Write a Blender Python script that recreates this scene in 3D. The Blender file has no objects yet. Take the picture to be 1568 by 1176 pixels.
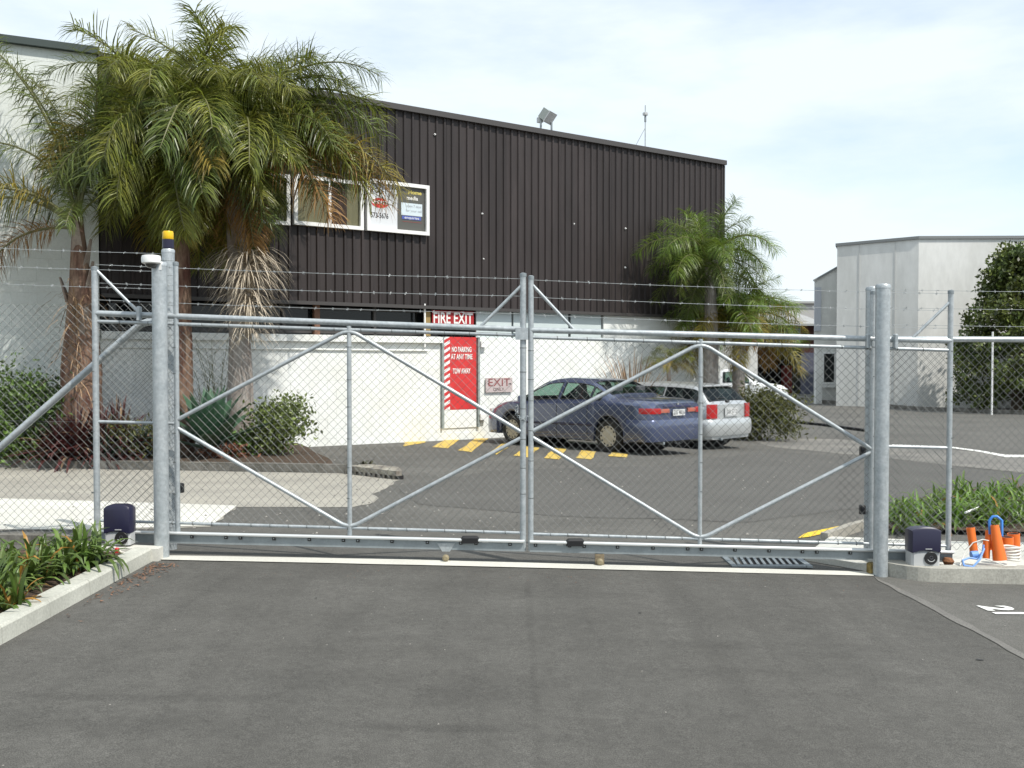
import bpy, bmesh, math, random
import numpy as np
from mathutils import Vector, Matrix
R = math.radians
random.seed(7)
rng = np.random.default_rng(7)
SC = bpy.context.scene
COL = SC.collection

# ------------------------------------------------------------------ camera
F, CX, CY, HC = 1500.0, 784.0, 588.0, 1.6
PITCH = math.atan(35 / F)
cam = bpy.data.cameras.new("camera")
cam.sensor_fit = 'HORIZONTAL'; cam.sensor_width = 36; cam.lens = F / 1568 * 36
cam.clip_start = 0.05; cam.clip_end = 2000
camo = bpy.data.objects.new("camera", cam); COL.objects.link(camo)
camo.location = (0, 0, HC); camo.rotation_euler = (R(90) - PITCH, 0, 0)
SC.camera = camo

# ------------------------------------------------------------------ light
SUN_EL, SUN_AZ = R(53), R(50)          # azimuth: to the right of straight behind the camera
sd = Vector((math.sin(SUN_AZ) * math.cos(SUN_EL), -math.cos(SUN_AZ) * math.cos(SUN_EL), math.sin(SUN_EL)))
sl = bpy.data.lights.new("sun", 'SUN'); sl.energy = 3.95; sl.angle = R(0.6); sl.color = (1.0, 0.955, 0.88)
so = bpy.data.objects.new("sun", sl); COL.objects.link(so)
so.rotation_euler = sd.to_track_quat('Z', 'Y').to_euler()
W = bpy.data.worlds.new("World"); SC.world = W; W.use_nodes = True
nt = W.node_tree; nt.nodes.clear()
N = nt.nodes.new; Lk = nt.links.new
wo = N('ShaderNodeOutputWorld'); bg = N('ShaderNodeBackground'); bg.inputs['Strength'].default_value = 0.118
sky = N('ShaderNodeTexSky'); sky.sky_type = 'NISHITA'; sky.sun_disc = False
sky.sun_elevation = SUN_EL; sky.sun_rotation = math.atan2(sd.x, sd.y)
sky.air_density = 1.0; sky.dust_density = 0.6; sky.ozone_density = 1.5
tc = N('ShaderNodeTexCoord'); mp = N('ShaderNodeMapping'); mp.inputs['Scale'].default_value = (1.0, 1.0, 3.4)
mp.inputs['Location'].default_value = (0.35, 0.1, 0.2)
nz = N('ShaderNodeTexNoise'); nz.inputs['Scale'].default_value = 1.5; nz.inputs['Detail'].default_value = 7; nz.inputs['Roughness'].default_value = 0.55
cr = N('ShaderNodeValToRGB'); cr.color_ramp.elements[0].position = 0.28; cr.color_ramp.elements[0].color = (.12, .12, .12, 1)
cr.color_ramp.elements[1].position = 0.53; cr.color_ramp.elements[1].color = (.95, .95, .95, 1)
mx = N('ShaderNodeMix'); mx.data_type = 'RGBA'; mx.inputs['B'].default_value = (7.1, 7.8, 8.2, 1)
Lk(tc.outputs['Generated'], mp.inputs['Vector']); Lk(mp.outputs['Vector'], nz.inputs['Vector']); Lk(nz.outputs['Fac'], cr.inputs['Fac'])
Lk(cr.outputs['Color'], mx.inputs['Factor']); gain = N('ShaderNodeVectorMath'); gain.operation = 'SCALE'; gain.inputs['Scale'].default_value = 1.55
Lk(sky.outputs['Color'], gain.inputs[0]); Lk(gain.outputs['Vector'], mx.inputs['A'])
Lk(mx.outputs['Result'], bg.inputs['Color']); Lk(bg.outputs['Background'], wo.inputs['Surface'])
SC.view_settings.view_transform = 'Standard'; SC.view_settings.look = 'None'
SC.view_settings.exposure = 0.20; SC.view_settings.gamma = 1; SC.view_settings.use_curve_mapping = False
SC.render.engine = 'CYCLES'; SC.cycles.max_bounces = 6; SC.cycles.transparent_max_bounces = 12

# ------------------------------------------------------------------ projecting measured points into the place
def ray(px, py):
    c, s = math.cos(PITCH), math.sin(PITCH)
    a, b = (px - CX) / F, (CY - py) / F
    return Vector((a, c + b * s, -s + b * c))
def at(px, py, D):
    d = ray(px, py); return Vector((0, 0, HC)) + d * (D / d.y)
def clamp(v, a, b): return max(a, min(b, v))
def sstep(a, b, v):
    t = clamp((v - a) / (b - a), 0, 1); return t * t * (3 - 2 * t)
def gz(x, y):                                   # height of the ground
    near = -0.0253 * clamp(x, -6, 4.5)
    far = -0.012 * clamp(y - 8, 0, 14) - 0.045 * clamp(x - 1.9, 0, 4)
    w = sstep(8.5, 14, y)
    return near * (1 - w) + far * w
def gnd(px, py, up=0.0):
    d = ray(px, py); t0, t1 = 1.0, 400.0
    f = lambda t: HC + d.z * t - gz(d.x * t, d.y * t) - up
    for _ in range(60):
        m = (t0 + t1) / 2
        if f(m) > 0: t0 = m
        else: t1 = m
    return Vector((d.x * t0, d.y * t0, HC + d.z * t0))

# ------------------------------------------------------------------ materials
MATS = {}
def mat(name, col, rough=0.6, metal=0.0, var=0.0, vscale=3.0, col2=None, bump=0.0, bscale=40.0, fine=0.0, fscale=150.0, coat=0.0,
        trans=0.0, island=0.0, spec=0.5, stretch=None):
    if name in MATS: return MATS[name]
    m = bpy.data.materials.new(name); m.use_nodes = True; t = m.node_tree; n = t.nodes; l = t.links
    b = n['Principled BSDF']; out = n['Material Output']
    b.inputs['Base Color'].default_value = (*col, 1); b.inputs['Roughness'].default_value = rough; b.inputs['Metallic'].default_value = metal
    b.inputs['Coat Weight'].default_value = coat; b.inputs['Specular IOR Level'].default_value = spec
    geo = n.new('ShaderNodeNewGeometry'); vec = geo.outputs['Position']
    if stretch:
        mpn = n.new('ShaderNodeMapping'); mpn.inputs['Scale'].default_value = stretch; l.new(vec, mpn.inputs['Vector']); vec = mpn.outputs['Vector']
    cur = None
    def noise(scale, detail=4.0, rgh=0.6):
        q = n.new('ShaderNodeTexNoise'); q.inputs['Scale'].default_value = scale; q.inputs['Detail'].default_value = detail; q.inputs['Roughness'].default_value = rgh
        l.new(vec, q.inputs['Vector']); return q.outputs['Fac']
    if var > 0 or col2:
        r = n.new('ShaderNodeMapRange'); r.inputs['From Min'].default_value = 0.34; r.inputs['From Max'].default_value = 0.66; l.new(noise(vscale, 6), r.inputs['Value'])
        x = n.new('ShaderNodeMix'); x.data_type = 'RGBA'
        c2 = col2 if col2 else tuple(c * (1 - var) for c in col)
        x.inputs['A'].default_value = (*col, 1); x.inputs['B'].default_value = (*c2, 1); l.new(r.outputs['Result'], x.inputs['Factor'])
        cur = x.outputs['Result']
    def mulby(sock, amt, lo=0.3, hi=0.7):
        nonlocal cur
        r = n.new('ShaderNodeMapRange'); r.inputs['From Min'].default_value = lo; r.inputs['From Max'].default_value = hi
        r.inputs['To Min'].default_value = 1 - amt; r.inputs['To Max'].default_value = 1 + amt; l.new(sock, r.inputs['Value'])
        v = n.new('ShaderNodeVectorMath'); v.operation = 'SCALE'; l.new(r.outputs['Result'], v.inputs['Scale'])
        if cur is None: v.inputs[0].default_value = col
        else: l.new(cur, v.inputs[0])
        cur = v.outputs['Vector']
    if fine > 0: mulby(noise(fscale, 2), fine)
    if island > 0: mulby(geo.outputs['Random Per Island'], island, 0, 1)
    if cur is not None: l.new(cur, b.inputs['Base Color'])
    if bump > 0:
        bm_ = n.new('ShaderNodeBump'); bm_.inputs['Strength'].default_value = bump; bm_.inputs['Distance'].default_value = 0.01
        l.new(noise(bscale, 4), bm_.inputs['Height']); l.new(bm_.outputs['Normal'], b.inputs['Normal'])
    if trans > 0:
        tr = n.new('ShaderNodeBsdfTranslucent'); mixs = n.new('ShaderNodeMixShader'); mixs.inputs[0].default_value = trans
        tr.inputs['Color'].default_value = (*[c * 1.3 for c in col], 1)
        if cur is not None: l.new(cur, tr.inputs['Color'])
        l.new(b.outputs[0], mixs.inputs[1]); l.new(tr.outputs[0], mixs.inputs[2]); l.new(mixs.outputs[0], out.inputs['Surface'])
    MATS[name] = m; return m
def glassmat(name, tint, opac, rough=0.03):
    m = bpy.data.materials.new(name); m.use_nodes = True; t = m.node_tree; n = t.nodes; l = t.links
    b = n['Principled BSDF']; b.inputs['Base Color'].default_value = (0.015, 0.02, 0.022, 1); b.inputs['Roughness'].default_value = rough
    b.inputs['Specular IOR Level'].default_value = 0.7
    tr = n.new('ShaderNodeBsdfTransparent'); tr.inputs['Color'].default_value = (*tint, 1)
    x = n.new('ShaderNodeMixShader'); x.inputs[0].default_value = opac
    l.new(tr.outputs[0], x.inputs[1]); l.new(b.outputs[0], x.inputs[2]); l.new(x.outputs[0], n['Material Output'].inputs['Surface'])
    return m
galv = mat('galvanised', (.46, .49, .50), .42, .35, col2=(.35, .385, .40), vscale=14, fine=.12, fscale=45, bump=.05)
galv_d = mat('galvanised_dull', (.27, .305, .32), .55, .25, var=.2, vscale=7, fine=.06, fscale=50)
wire_m = mat('wire_zinc', (.17, .18, .175), .55, .25, var=.25, vscale=5)
barb_m = mat('barbed_zinc', (.40, .42, .42), .5, .3)
asph_new = mat('asphalt_new', (.085, .082, .074), .92, var=.0, col2=(.101, .098, .089), vscale=.6, fine=.42, fscale=170, bump=.5, bscale=260, spec=.3)
def streaks(m, amt, sc):
    """long faint tyre and roller streaks along the lane"""
    t = m.node_tree; n, l = t.nodes, t.links; b = n['Principled BSDF']; src = b.inputs['Base Color'].links[0].from_socket
    g_ = n.new('ShaderNodeNewGeometry'); mp_ = n.new('ShaderNodeMapping'); mp_.inputs['Scale'].default_value = sc; l.new(g_.outputs['Position'], mp_.inputs['Vector'])
    q = n.new('ShaderNodeTexNoise'); q.inputs['Scale'].default_value = 1; q.inputs['Detail'].default_value = 5; q.inputs['Distortion'].default_value = .6; l.new(mp_.outputs['Vector'], q.inputs['Vector'])
    r = n.new('ShaderNodeMapRange'); r.inputs['From Min'].default_value = .35; r.inputs['From Max'].default_value = .65; r.inputs['To Min'].default_value = 1 - amt; r.inputs['To Max'].default_value = 1 + amt; l.new(q.outputs['Fac'], r.inputs['Value'])
    v = n.new('ShaderNodeVectorMath'); v.operation = 'SCALE'; l.new(src, v.inputs[0]); l.new(r.outputs['Result'], v.inputs['Scale']); l.new(v.outputs['Vector'], b.inputs['Base Color'])
def smear(m, x0, x1, y0, hw, amt, vertical=False):
    """one soft edged tyre smear or seam: a stain with its own place on the driveway"""
    t = m.node_tree; n, l = t.nodes, t.links; b = n['Principled BSDF']; src = b.inputs['Base Color'].links[0].from_socket
    g_ = n.new('ShaderNodeNewGeometry'); sp = n.new('ShaderNodeSeparateXYZ'); l.new(g_.outputs['Position'], sp.inputs[0])
    q = n.new('ShaderNodeTexNoise'); q.inputs['Scale'].default_value = 1.6; q.inputs['Detail'].default_value = 6; l.new(g_.outputs['Position'], q.inputs['Vector'])
    def M(op, a, b_):
        k = n.new('ShaderNodeMath'); k.operation = op
        for i, v in enumerate((a, b_)):
            if isinstance(v, (int, float)): k.inputs[i].default_value = v
            else: l.new(v, k.inputs[i])
        return k.outputs[0]
    def rng_(v, a, b_):
        r = n.new('ShaderNodeMapRange'); r.interpolation_type = 'SMOOTHSTEP'; r.inputs['From Min'].default_value = a; r.inputs['From Max'].default_value = b_; l.new(v, r.inputs['Value']); return r.outputs['Result']
    A_, C_ = (sp.outputs['Y'], sp.outputs['X']) if vertical else (sp.outputs['X'], sp.outputs['Y'])
    wob = M('MULTIPLY', M('SUBTRACT', q.outputs['Fac'], .5), hw * 2.2)
    d = M('ABSOLUTE', M('SUBTRACT', M('ADD', C_, wob), y0), 0); f = rng_(d, hw, hw * .15)
    f = M('MULTIPLY', f, rng_(A_, x0 - .25, x0 + .25)); f = M('MULTIPLY', f, rng_(A_, x1 + .25, x1 - .25)); f = M('MULTIPLY', f, rng_(q.outputs['Fac'], .30, .56))
    v = n.new('ShaderNodeVectorMath'); v.operation = 'SCALE'; l.new(src, v.inputs[0]); l.new(M('SUBTRACT', 1.0, M('MULTIPLY', f, amt)), v.inputs['Scale']); l.new(v.outputs['Vector'], b.inputs['Base Color'])
streaks(asph_new, .07, (2.6, .22, 1)); streaks(asph_new, .05, (.5, 2.4, 1))
for q_ in ((-2.25, -.75, 4.50, .08, .17), (-.75, .0, 4.22, .07, .18), (-2.6, -1.3, 4.2, .22, .16), (-1.2, .1, 4.75, .35, .14), (.9, 2.2, 5.6, .10, .12)): smear(asph_new, *q_)
smear(asph_new, 2.6, 7.2, .115, .035, .12, True); streaks(asph_new, .09, (24, 24, 1)); streaks(asph_new, .06, (6, 6, 1))
asph_old = mat('asphalt_old', (.100, .097, .088), .93, col2=(.130, .126, .114), vscale=.45, fine=.34, fscale=120, bump=.45, bscale=200, spec=.3); streaks(asph_old, .07, (9, 9, 1)); streaks(asph_old, .07, (.35, .9, 1))
asph_pale = mat('asphalt_pale', (.21, .20, .18), .93, col2=(.13, .127, .118), vscale=.8, fine=.25, fscale=90, bump=.3, bscale=150, spec=.3)
conc = mat('concrete', (.37, .35, .30), .88, col2=(.29, .275, .24), vscale=1.3, fine=.14, fscale=70, bump=.25, bscale=90, spec=.3)
conc_w = mat('concrete_bright', (.62, .61, .55), .88, col2=(.53, .52, .47), vscale=1.5, fine=.08, fscale=60, bump=.15, bscale=80, spec=.3)
conc_d = mat('concrete_dirty', (.20, .19, .17), .92, col2=(.10, .095, .08), vscale=4, fine=.25, fscale=50, bump=.4, bscale=60, spec=.3)
white_m = mat('white_masonry', (.80, .82, .80), .8, col2=(.73, .74, .70), vscale=1.6, bump=.2, bscale=70, spec=.3)
white2 = mat('white_render', (.72, .72, .695), .85, col2=(.61, .61, .58), vscale=.7, fine=.05, fscale=5, bump=.15, bscale=40, spec=.3, stretch=(1, 1, .35))
white3 = mat('white_left_masonry', (.68, .71, .68), .85, col2=(.61, .64, .61), vscale=1.2, fine=.05, fscale=30, bump=.25, bscale=60, spec=.3)
white_p = mat('white_gloss_paint', (.80, .80, .78), .4)
clad = mat('dark_cladding', (.040, .032, .031), .52, var=.34, vscale=1.6, spec=.35, stretch=(1, 1, .16), fine=.10, fscale=7)
def per_object(m, amt):
    """each sheet faded a little differently"""
    t = m.node_tree; n, l = t.nodes, t.links; b = n['Principled BSDF']; src = b.inputs['Base Color'].links[0].from_socket
    oi = n.new('ShaderNodeObjectInfo'); r = n.new('ShaderNodeMapRange'); r.inputs['To Min'].default_value = 1 - amt; r.inputs['To Max'].default_value = 1 + amt; l.new(oi.outputs['Random'], r.inputs['Value'])
    v = n.new('ShaderNodeVectorMath'); v.operation = 'SCALE'; l.new(src, v.inputs[0]); l.new(r.outputs['Result'], v.inputs['Scale']); l.new(v.outputs['Vector'], b.inputs['Base Color'])
per_object(clad, .13)
flash_m = mat('dark_flashing', (.055, .05, .048), .5)
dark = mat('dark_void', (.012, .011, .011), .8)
black = mat('black_plastic', (.012, .012, .013), .45)
red_m = mat('red_paint', (.62, .035, .035), .55, var=.15, vscale=3)
dkred = mat('dark_red_paint', (.36, .015, .02), .6, var=.15, vscale=3)
yel_m = mat('yellow_road_paint', (.62, .42, .07), .8, col2=(.52, .40, .14), vscale=6, fine=.2, fscale=60, spec=.3)
yel2 = mat('yellow_bright_paint', (.72, .50, .03), .7, fine=.15, fscale=60)
whl = mat('white_road_paint', (.74, .74, .70), .8, fine=.12, fscale=60)
soil = mat('mulch_soil', (.055, .038, .028), .95, col2=(.105, .078, .057), vscale=25, fine=.5, fscale=90, bump=1.0, bscale=60, spec=.2)
bark = mat('palm_bark', (.24, .205, .18), .9, col2=(.36, .33, .30), vscale=5, fine=.25, fscale=25, bump=.7, bscale=30, spec=.2, stretch=(1, 1, .25))
bark_r = mat('palm_bark_red', (.10, .048, .036), .9, col2=(.24, .17, .12), vscale=6, fine=.3, fscale=25, bump=.8, bscale=30, spec=.2, stretch=(1, 1, .3))
boot_m = mat('palm_boot', (.30, .26, .22), .85, col2=(.22, .17, .14), vscale=5, fine=.15, fscale=30, spec=.2)
lf_a = mat('frond_green', (.125, .165, .024), .40, island=.6, trans=.38, col2=(.200, .195, .032), vscale=2.5)
lf_g = mat('frond_fresh', (.105, .19, .030), .40, island=.55, trans=.4, col2=(.17, .215, .032), vscale=2.5)
lf_b = mat('frond_yellow', (.22, .205, .030), .5, island=.5, trans=.35, col2=(.27, .19, .04), vscale=2.5)
lf_c = mat('frond_dark', (.085, .130, .030), .38, island=.6, trans=.35, col2=(.130, .150, .030), vscale=2.5)
lf_d = mat('frond_orange', (.27, .155, .04), .6, island=.4, trans=.25, col2=(.20, .10, .03), vscale=3)
lf_e = mat('frond_dead', (.52, .45, .35), .8, island=.45, trans=.15)
rach = mat('frond_stalk', (.13, .13, .05), .55)
lf_h = mat('hedge_leaf', (.085, .145, .028), .45, island=.6, trans=.2)
lf_hy = mat('bush_leaf_pale', (.135, .175, .045), .45, island=.6, trans=.25)
lf_o = mat('shrub_leaf_olive', (.125, .125, .035), .5, island=.55, trans=.25, col2=(.085, .10, .025), vscale=3)
lf_t = mat('tree_leaf', (.075, .115, .03), .4, island=.7, trans=.25, col2=(.115, .13, .028), vscale=1.2)
lf_r = mat('red_leaf', (.070, .016, .018), .5, island=.6, trans=.2, col2=(.06, .022, .016), vscale=4)
lf_s = mat('strap_leaf', (.085, .155, .030), .4, island=.45, trans=.25, col2=(.12, .17, .035), vscale=5)
lf_sy = mat('strap_leaf_orange', (.36, .19, .035), .5, island=.4, trans=.25)
lf_s2 = mat('strap_leaf_bright', (.105, .21, .032), .4, island=.45, trans=.3, col2=(.16, .24, .035), vscale=5)
agv = mat('agave_leaf', (.040, .095, .052), .5, col2=(.06, .125, .07), vscale=6)
dryg = mat('dry_leaf', (.30, .20, .12), .8, island=.5, trans=.2)
stem_m = mat('twig', (.10, .075, .05), .9)
navy = mat('navy_plastic', (.013, .012, .036), .35)
greyp = mat('pale_grey_plastic', (.44, .45, .45), .5)
amber = mat('amber_plastic', (.75, .47, .01), .3)
orange = mat('orange_plastic', (.80, .17, .02), .45, var=.15, vscale=6)
bluep = mat('blue_hose', (.05, .22, .62), .4)
offw = mat('white_hose', (.66, .64, .58), .5)
car_blue = mat('car_paint_indigo', (.072, .090, .160), .24, .3, coat=1.0)
car_silver = mat('car_paint_silver', (.50, .52, .52), .3, .45, coat=.5)
car_white = mat('car_paint_white', (.74, .75, .74), .35, coat=.4)
tyre_m = mat('tyre_rubber', (.016, .016, .016), .8)
hub_m = mat('hubcap_beige', (.42, .39, .32), .5)
hub_s = mat('hubcap_silver', (.35, .36, .36), .35, .5)
lens_r = mat('red_lens', (.40, .012, .014), .18, coat=.5)
lens_o = mat('amber_lens', (.55, .14, .03), .2, coat=.5)
lens_c = mat('clear_lens', (.55, .55, .55), .15, coat=.5)
plate_m = mat('number_plate', (.62, .63, .62), .5)
seat_m = mat('seat_cloth', (.05, .055, .06), .9)
glass_c = glassmat('car_glass', (.62, .80, .72), .30)
glass_d = glassmat('tinted_glass', (.16, .2, .2), .5)
glass_w = glassmat('window_glass', (.88, .90, .86), .16)
curt_m = mat('curtain_beige', (.50, .43, .29), .85, var=.25, vscale=14, stretch=(1, 1, .05))
curt_r = mat('curtain_maroon', (.13, .055, .042), .85, var=.3, vscale=14, stretch=(1, 1, .05))
panel_m = mat('pale_panel', (.56, .63, .63), .5, var=.05, vscale=2)
brown_m = mat('brown_timber', (.20, .10, .06), .7, var=.3, vscale=8)
grn_w = mat('grey_green_wall', (.30, .34, .33), .8, var=.1, vscale=1)
roof_g = mat('grey_roof', (.36, .36, .35), .6, var=.15, vscale=.8)
door_b = mat('slate_door', (.085, .09, .13), .6)
hill_m = mat('far_trees', (.11, .15, .15), .9, var=.3, vscale=.15)
txt_w = mat('white_letter', (.80, .79, .76), .6)
txt_k = mat('black_letter', (.03, .03, .035), .6)
txt_p = mat('faded_red_letter', (.26, .07, .07), .7)
txt_y = mat('yellow_letter', (.62, .52, .12), .6)
txt_g = mat('grey_letter', (.28, .30, .33), .6)
pap_w = mat('poster_white', (.62, .64, .66), .5)
pap_g = mat('poster_grey', (.085, .085, .075), .5)
pap_b = mat('poster_blue', (.07, .10, .36), .5)
pap_l = mat('poster_ice', (.58, .66, .70), .5)
sgn_pk = mat('sign_pinkish', (.52, .44, .43), .7, var=.12, vscale=8)

# ------------------------------------------------------------------ building meshes
WM = {}
def tag(o, label=None, cat=None, group=None, kind=None):
    if label: o['label'] = label
    if cat: o['category'] = cat
    if group: o['group'] = group
    if kind: o['kind'] = kind
    return o
def empty(name, loc, label, cat, group=None, rz=0.0):
    o = bpy.data.objects.new(name, None); COL.objects.link(o)
    o.location = loc; o.rotation_euler = (0, 0, rz); o.empty_display_size = .2
    WM[o.name] = Matrix.Translation(Vector(loc)) @ Matrix.Rotation(rz, 4, 'Z')
    return tag(o, label, cat, group)
class MB:
    def __init__(s): s.v = []; s.f = []
    def add(s, vs, fs):
        k = len(s.v); s.v += [tuple(v) for v in vs]; s.f += [tuple(i + k for i in f) for f in fs]; return s
    def box(s, c, d, rot=None):
        x, y, z = d[0] / 2, d[1] / 2, d[2] / 2
        vs = [Vector(p) for p in ((-x, -y, -z), (x, -y, -z), (x, y, -z), (-x, y, -z), (-x, -y, z), (x, -y, z), (x, y, z), (-x, y, z))]
        if rot is not None: vs = [rot @ v for v in vs]
        c = Vector(c)
        return s.add([v + c for v in vs], [(0, 3, 2, 1), (4, 5, 6, 7), (0, 1, 5, 4), (1, 2, 6, 5), (2, 3, 7, 6), (3, 0, 4, 7)])
    def rbox(s, c, d, b=.01, rot=None):                      # box with chamfered vertical and top edges
        x, y, z = d[0] / 2, d[1] / 2, d[2] / 2
        def ring(k, zz): return [(-x + k, -y, zz), (x - k, -y, zz), (x, -y + k, zz), (x, y - k, zz), (x - k, y, zz), (-x + k, y, zz), (-x, y - k, zz), (-x, -y + k, zz)]
        r0 = ring(b, -z); r1 = ring(b, z - b); r2 = [(p[0] * (x - b) / x, p[1] * (y - b) / y, z) for p in ring(b, z)]
        vs = [Vector(p) for p in r0 + r1 + r2]
        if rot is not None: vs = [rot @ v for v in vs]
        fs = [tuple(range(7, -1, -1)), tuple(range(16, 24))]
        for k in (0, 8): fs += [(k + i, k + (i + 1) % 8, k + 8 + (i + 1) % 8, k + 8 + i) for i in range(8)]
        return s.add([v + Vector(c) for v in vs], fs)
    def tube(s, path, r, n=10, cap=True, r2=None):
        P = [Vector(p) for p in path]; m = len(P)
        rs = r if isinstance(r, (list, tuple)) else [r + ((r2 - r) * i / (m - 1) if r2 is not None else 0) for i in range(m)]
        t0 = (P[1] - P[0]).normalized(); a = t0.orthogonal().normalized(); vs = []
        for i in range(m):
            t = ((P[min(i + 1, m - 1)] - P[max(i - 1, 0)])).normalized()
            a = (a - t * a.dot(t)).normalized(); b = t.cross(a)
            vs += [P[i] + (a * math.cos(2 * math.pi * j / n) + b * math.sin(2 * math.pi * j / n)) * rs[i] for j in range(n)]
        fs = [(i * n + j, i * n + (j + 1) % n, (i + 1) * n + (j + 1) % n, (i + 1) * n + j) for i in range(m - 1) for j in range(n)]
        if cap: fs += [tuple(range(n - 1, -1, -1)), tuple(range((m - 1) * n, m * n))]
        return s.add(vs, fs)
    def lathe(s, prof, c, axis=(0, 0, 1), n=20, cap=True):
        ax = Vector(axis).normalized(); a = ax.orthogonal().normalized(); b = ax.cross(a); c = Vector(c); vs = []
        for (r, h) in prof:
            vs += [c + ax * h + (a * math.cos(2 * math.pi * j / n) + b * math.sin(2 * math.pi * j / n)) * max(r, 1e-4) for j in range(n)]
        m = len(prof)
        fs = [(i * n + j, i * n + (j + 1) % n, (i + 1) * n + (j + 1) % n, (i + 1) * n + j) for i in range(m - 1) for j in range(n)]
        if cap: fs += [tuple(range(n - 1, -1, -1)), tuple(range((m - 1) * n, m * n))]
        return s.add(vs, fs)
    def prism(s, poly, z0, z1):                              # plan polygon extruded upwards; z0, z1 numbers or functions of x, y
        f0 = z0 if callable(z0) else (lambda x, y: z0); f1 = z1 if callable(z1) else (lambda x, y: z1)
        n = len(poly)
        vs = [(x, y, f0(x, y)) for x, y in poly] + [(x, y, f1(x, y)) for x, y in poly]
        return s.add(vs, [tuple(range(n - 1, -1, -1)), tuple(range(n, 2 * n))] + [(i, (i + 1) % n, n + (i + 1) % n, n + i) for i in range(n)])
    def mesh(s, name, m, smooth=False, inv=None):
        me = bpy.data.meshes.new(name)
        vs = s.v if inv is None else [inv @ Vector(v) for v in s.v]
        me.from_pydata([tuple(v) for v in vs], [], s.f)
        if m: me.materials.append(m)
        if smooth:
            me.polygons.foreach_set('use_smooth', [True] * len(me.polygons))
            me.set_sharp_from_angle(angle=R(38 if smooth is True else smooth))
        me.update(); return me
    def build(s, name, m, parent=None, smooth=False, loc=None, fix=False):
        Mw = WM[parent.name] if parent else Matrix.Translation(Vector(loc if loc is not None else (0, 0, 0)))
        me = s.mesh(name, m, smooth, Mw.inverted())
        if fix:
            bm = bmesh.new(); bm.from_mesh(me); bmesh.ops.recalc_face_normals(bm, faces=bm.faces); bm.to_mesh(me); bm.free()
        o = bpy.data.objects.new(name, me); COL.objects.link(o)
        if parent: o.parent = parent
        else: o.location = loc if loc is not None else (0, 0, 0)
        WM[o.name] = Mw; return o
def copy_tree(o, parent=None):
    c = o.copy(); COL.objects.link(c); c.parent = parent
    for ch in o.children: copy_tree(ch, c)
    return c
def text(name, body, m, size, parent, local, ext=.003, sx=1.0, font_bold=0.0, shear=0.0, align='CENTER'):
    cu = bpy.data.curves.new(name, 'FONT'); cu.body = body; cu.size = size; cu.extrude = ext; cu.align_x = align; cu.align_y = 'CENTER'
    cu.offset = font_bold; cu.shear = shear; cu.resolution_u = 3
    t = bpy.data.objects.new(name + '_curve', cu); COL.objects.link(t)
    me = bpy.data.meshes.new_from_object(t.evaluated_get(bpy.context.evaluated_depsgraph_get()))
    bpy.data.objects.remove(t); bpy.data.curves.remove(cu); me.name = name
    me.materials.clear(); me.materials.append(m)
    me.transform(Matrix.Diagonal((sx, 1, 1, 1)))
    me.transform(local)
    o = bpy.data.objects.new(name, me); COL.objects.link(o)
    if parent: o.parent = parent
    WM[o.name] = WM[parent.name] if parent else Matrix.Identity(4)
    return o
UP = Matrix.Rotation(R(90), 4, 'X')                           # text standing up in the local xz plane, facing -y

def drape(name, poly, m, up, kind='structure', label=None, step=.5, **kw):
    """A flat sheet lying on the ground, `up` above it, cut so that it follows the ground."""
    bm = bmesh.new(); vs = [bm.verts.new((p[0], p[1], 0)) for p in poly]; bm.faces.new(vs)
    xs = [p[0] for p in poly]; ys = [p[1] for p in poly]
    for ax, lo, hi in ((0, max(min(xs), -12), min(max(xs), 12)), (1, max(min(ys), -2), min(max(ys), 30))):
        k = math.ceil(lo / step)
        while k * step < hi:
            no = (1, 0, 0) if ax == 0 else (0, 1, 0); co = (k * step, 0, 0) if ax == 0 else (0, k * step, 0)
            bmesh.ops.bisect_plane(bm, geom=bm.verts[:] + bm.edges[:] + bm.faces[:], plane_co=co, plane_no=no); k += 1
    for v in bm.verts: v.co.z = gz(v.co.x, v.co.y) + up
    bmesh.ops.recalc_face_normals(bm, faces=bm.faces)
    me = bpy.data.meshes.new(name); bm.to_mesh(me); bm.free(); me.materials.append(m)
    if me.polygons and sum(p.normal.z for p in me.polygons) < 0: me.flip_normals()
    o = bpy.data.objects.new(name, me); COL.objects.link(o); WM[o.name] = Matrix.Identity(4)
    tag(o, label, kw.get('cat'), kw.get('group'), kind); return o
def pg(pts, up=0.0): return [tuple(gnd(x, y, up)[:2]) for x, y in pts]
def jag(pts, n=5, amp=.03):                                   # roughen the edge of a polygon in plan
    out = []
    for i, p in enumerate(pts):
        q = pts[(i + 1) % len(pts)]; L = math.hypot(q[0] - p[0], q[1] - p[1]); k = max(1, min(n, int(L / .15)))
        for j in range(k):
            t = j / k; a = amp if j else 0
            out.append((p[0] + (q[0] - p[0]) * t + random.uniform(-a, a), p[1] + (q[1] - p[1]) * t + random.uniform(-a, a)))
    return out

# ------------------------------------------------------------------ ground
def axis(a, b, fine0, fine1, st):
    L = list(np.arange(fine0, fine1 + 1e-6, st)); x, d = fine1, st
    while x < b: d *= 1.5; x += d; L.append(min(x, b))
    x, d = fine0, st
    while x > a: d *= 1.5; x -= d; L.insert(0, max(x, a))
    return L
gx, gy = axis(-400, 400, -12, 12, .5), axis(-60, 900, -2, 30, .5)
g = MB()
g.v = [(x, y, gz(x, y)) for y in gy for x in gx]
g.f = [(j * len(gx) + i, j * len(gx) + i + 1, (j + 1) * len(gx) + i + 1, (j + 1) * len(gx) + i) for j in range(len(gy) - 1) for i in range(len(gx) - 1)]
tag(g.build('ground', asph_old, smooth=True), 'grey asphalt of the yard reaching back between the buildings', kind='structure')
drive = pg([(236, 859), (620, 867), (1338, 883), (1420, 925), (1568, 1010)])
s0, s1 = drive[-1], drive[-2]
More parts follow.
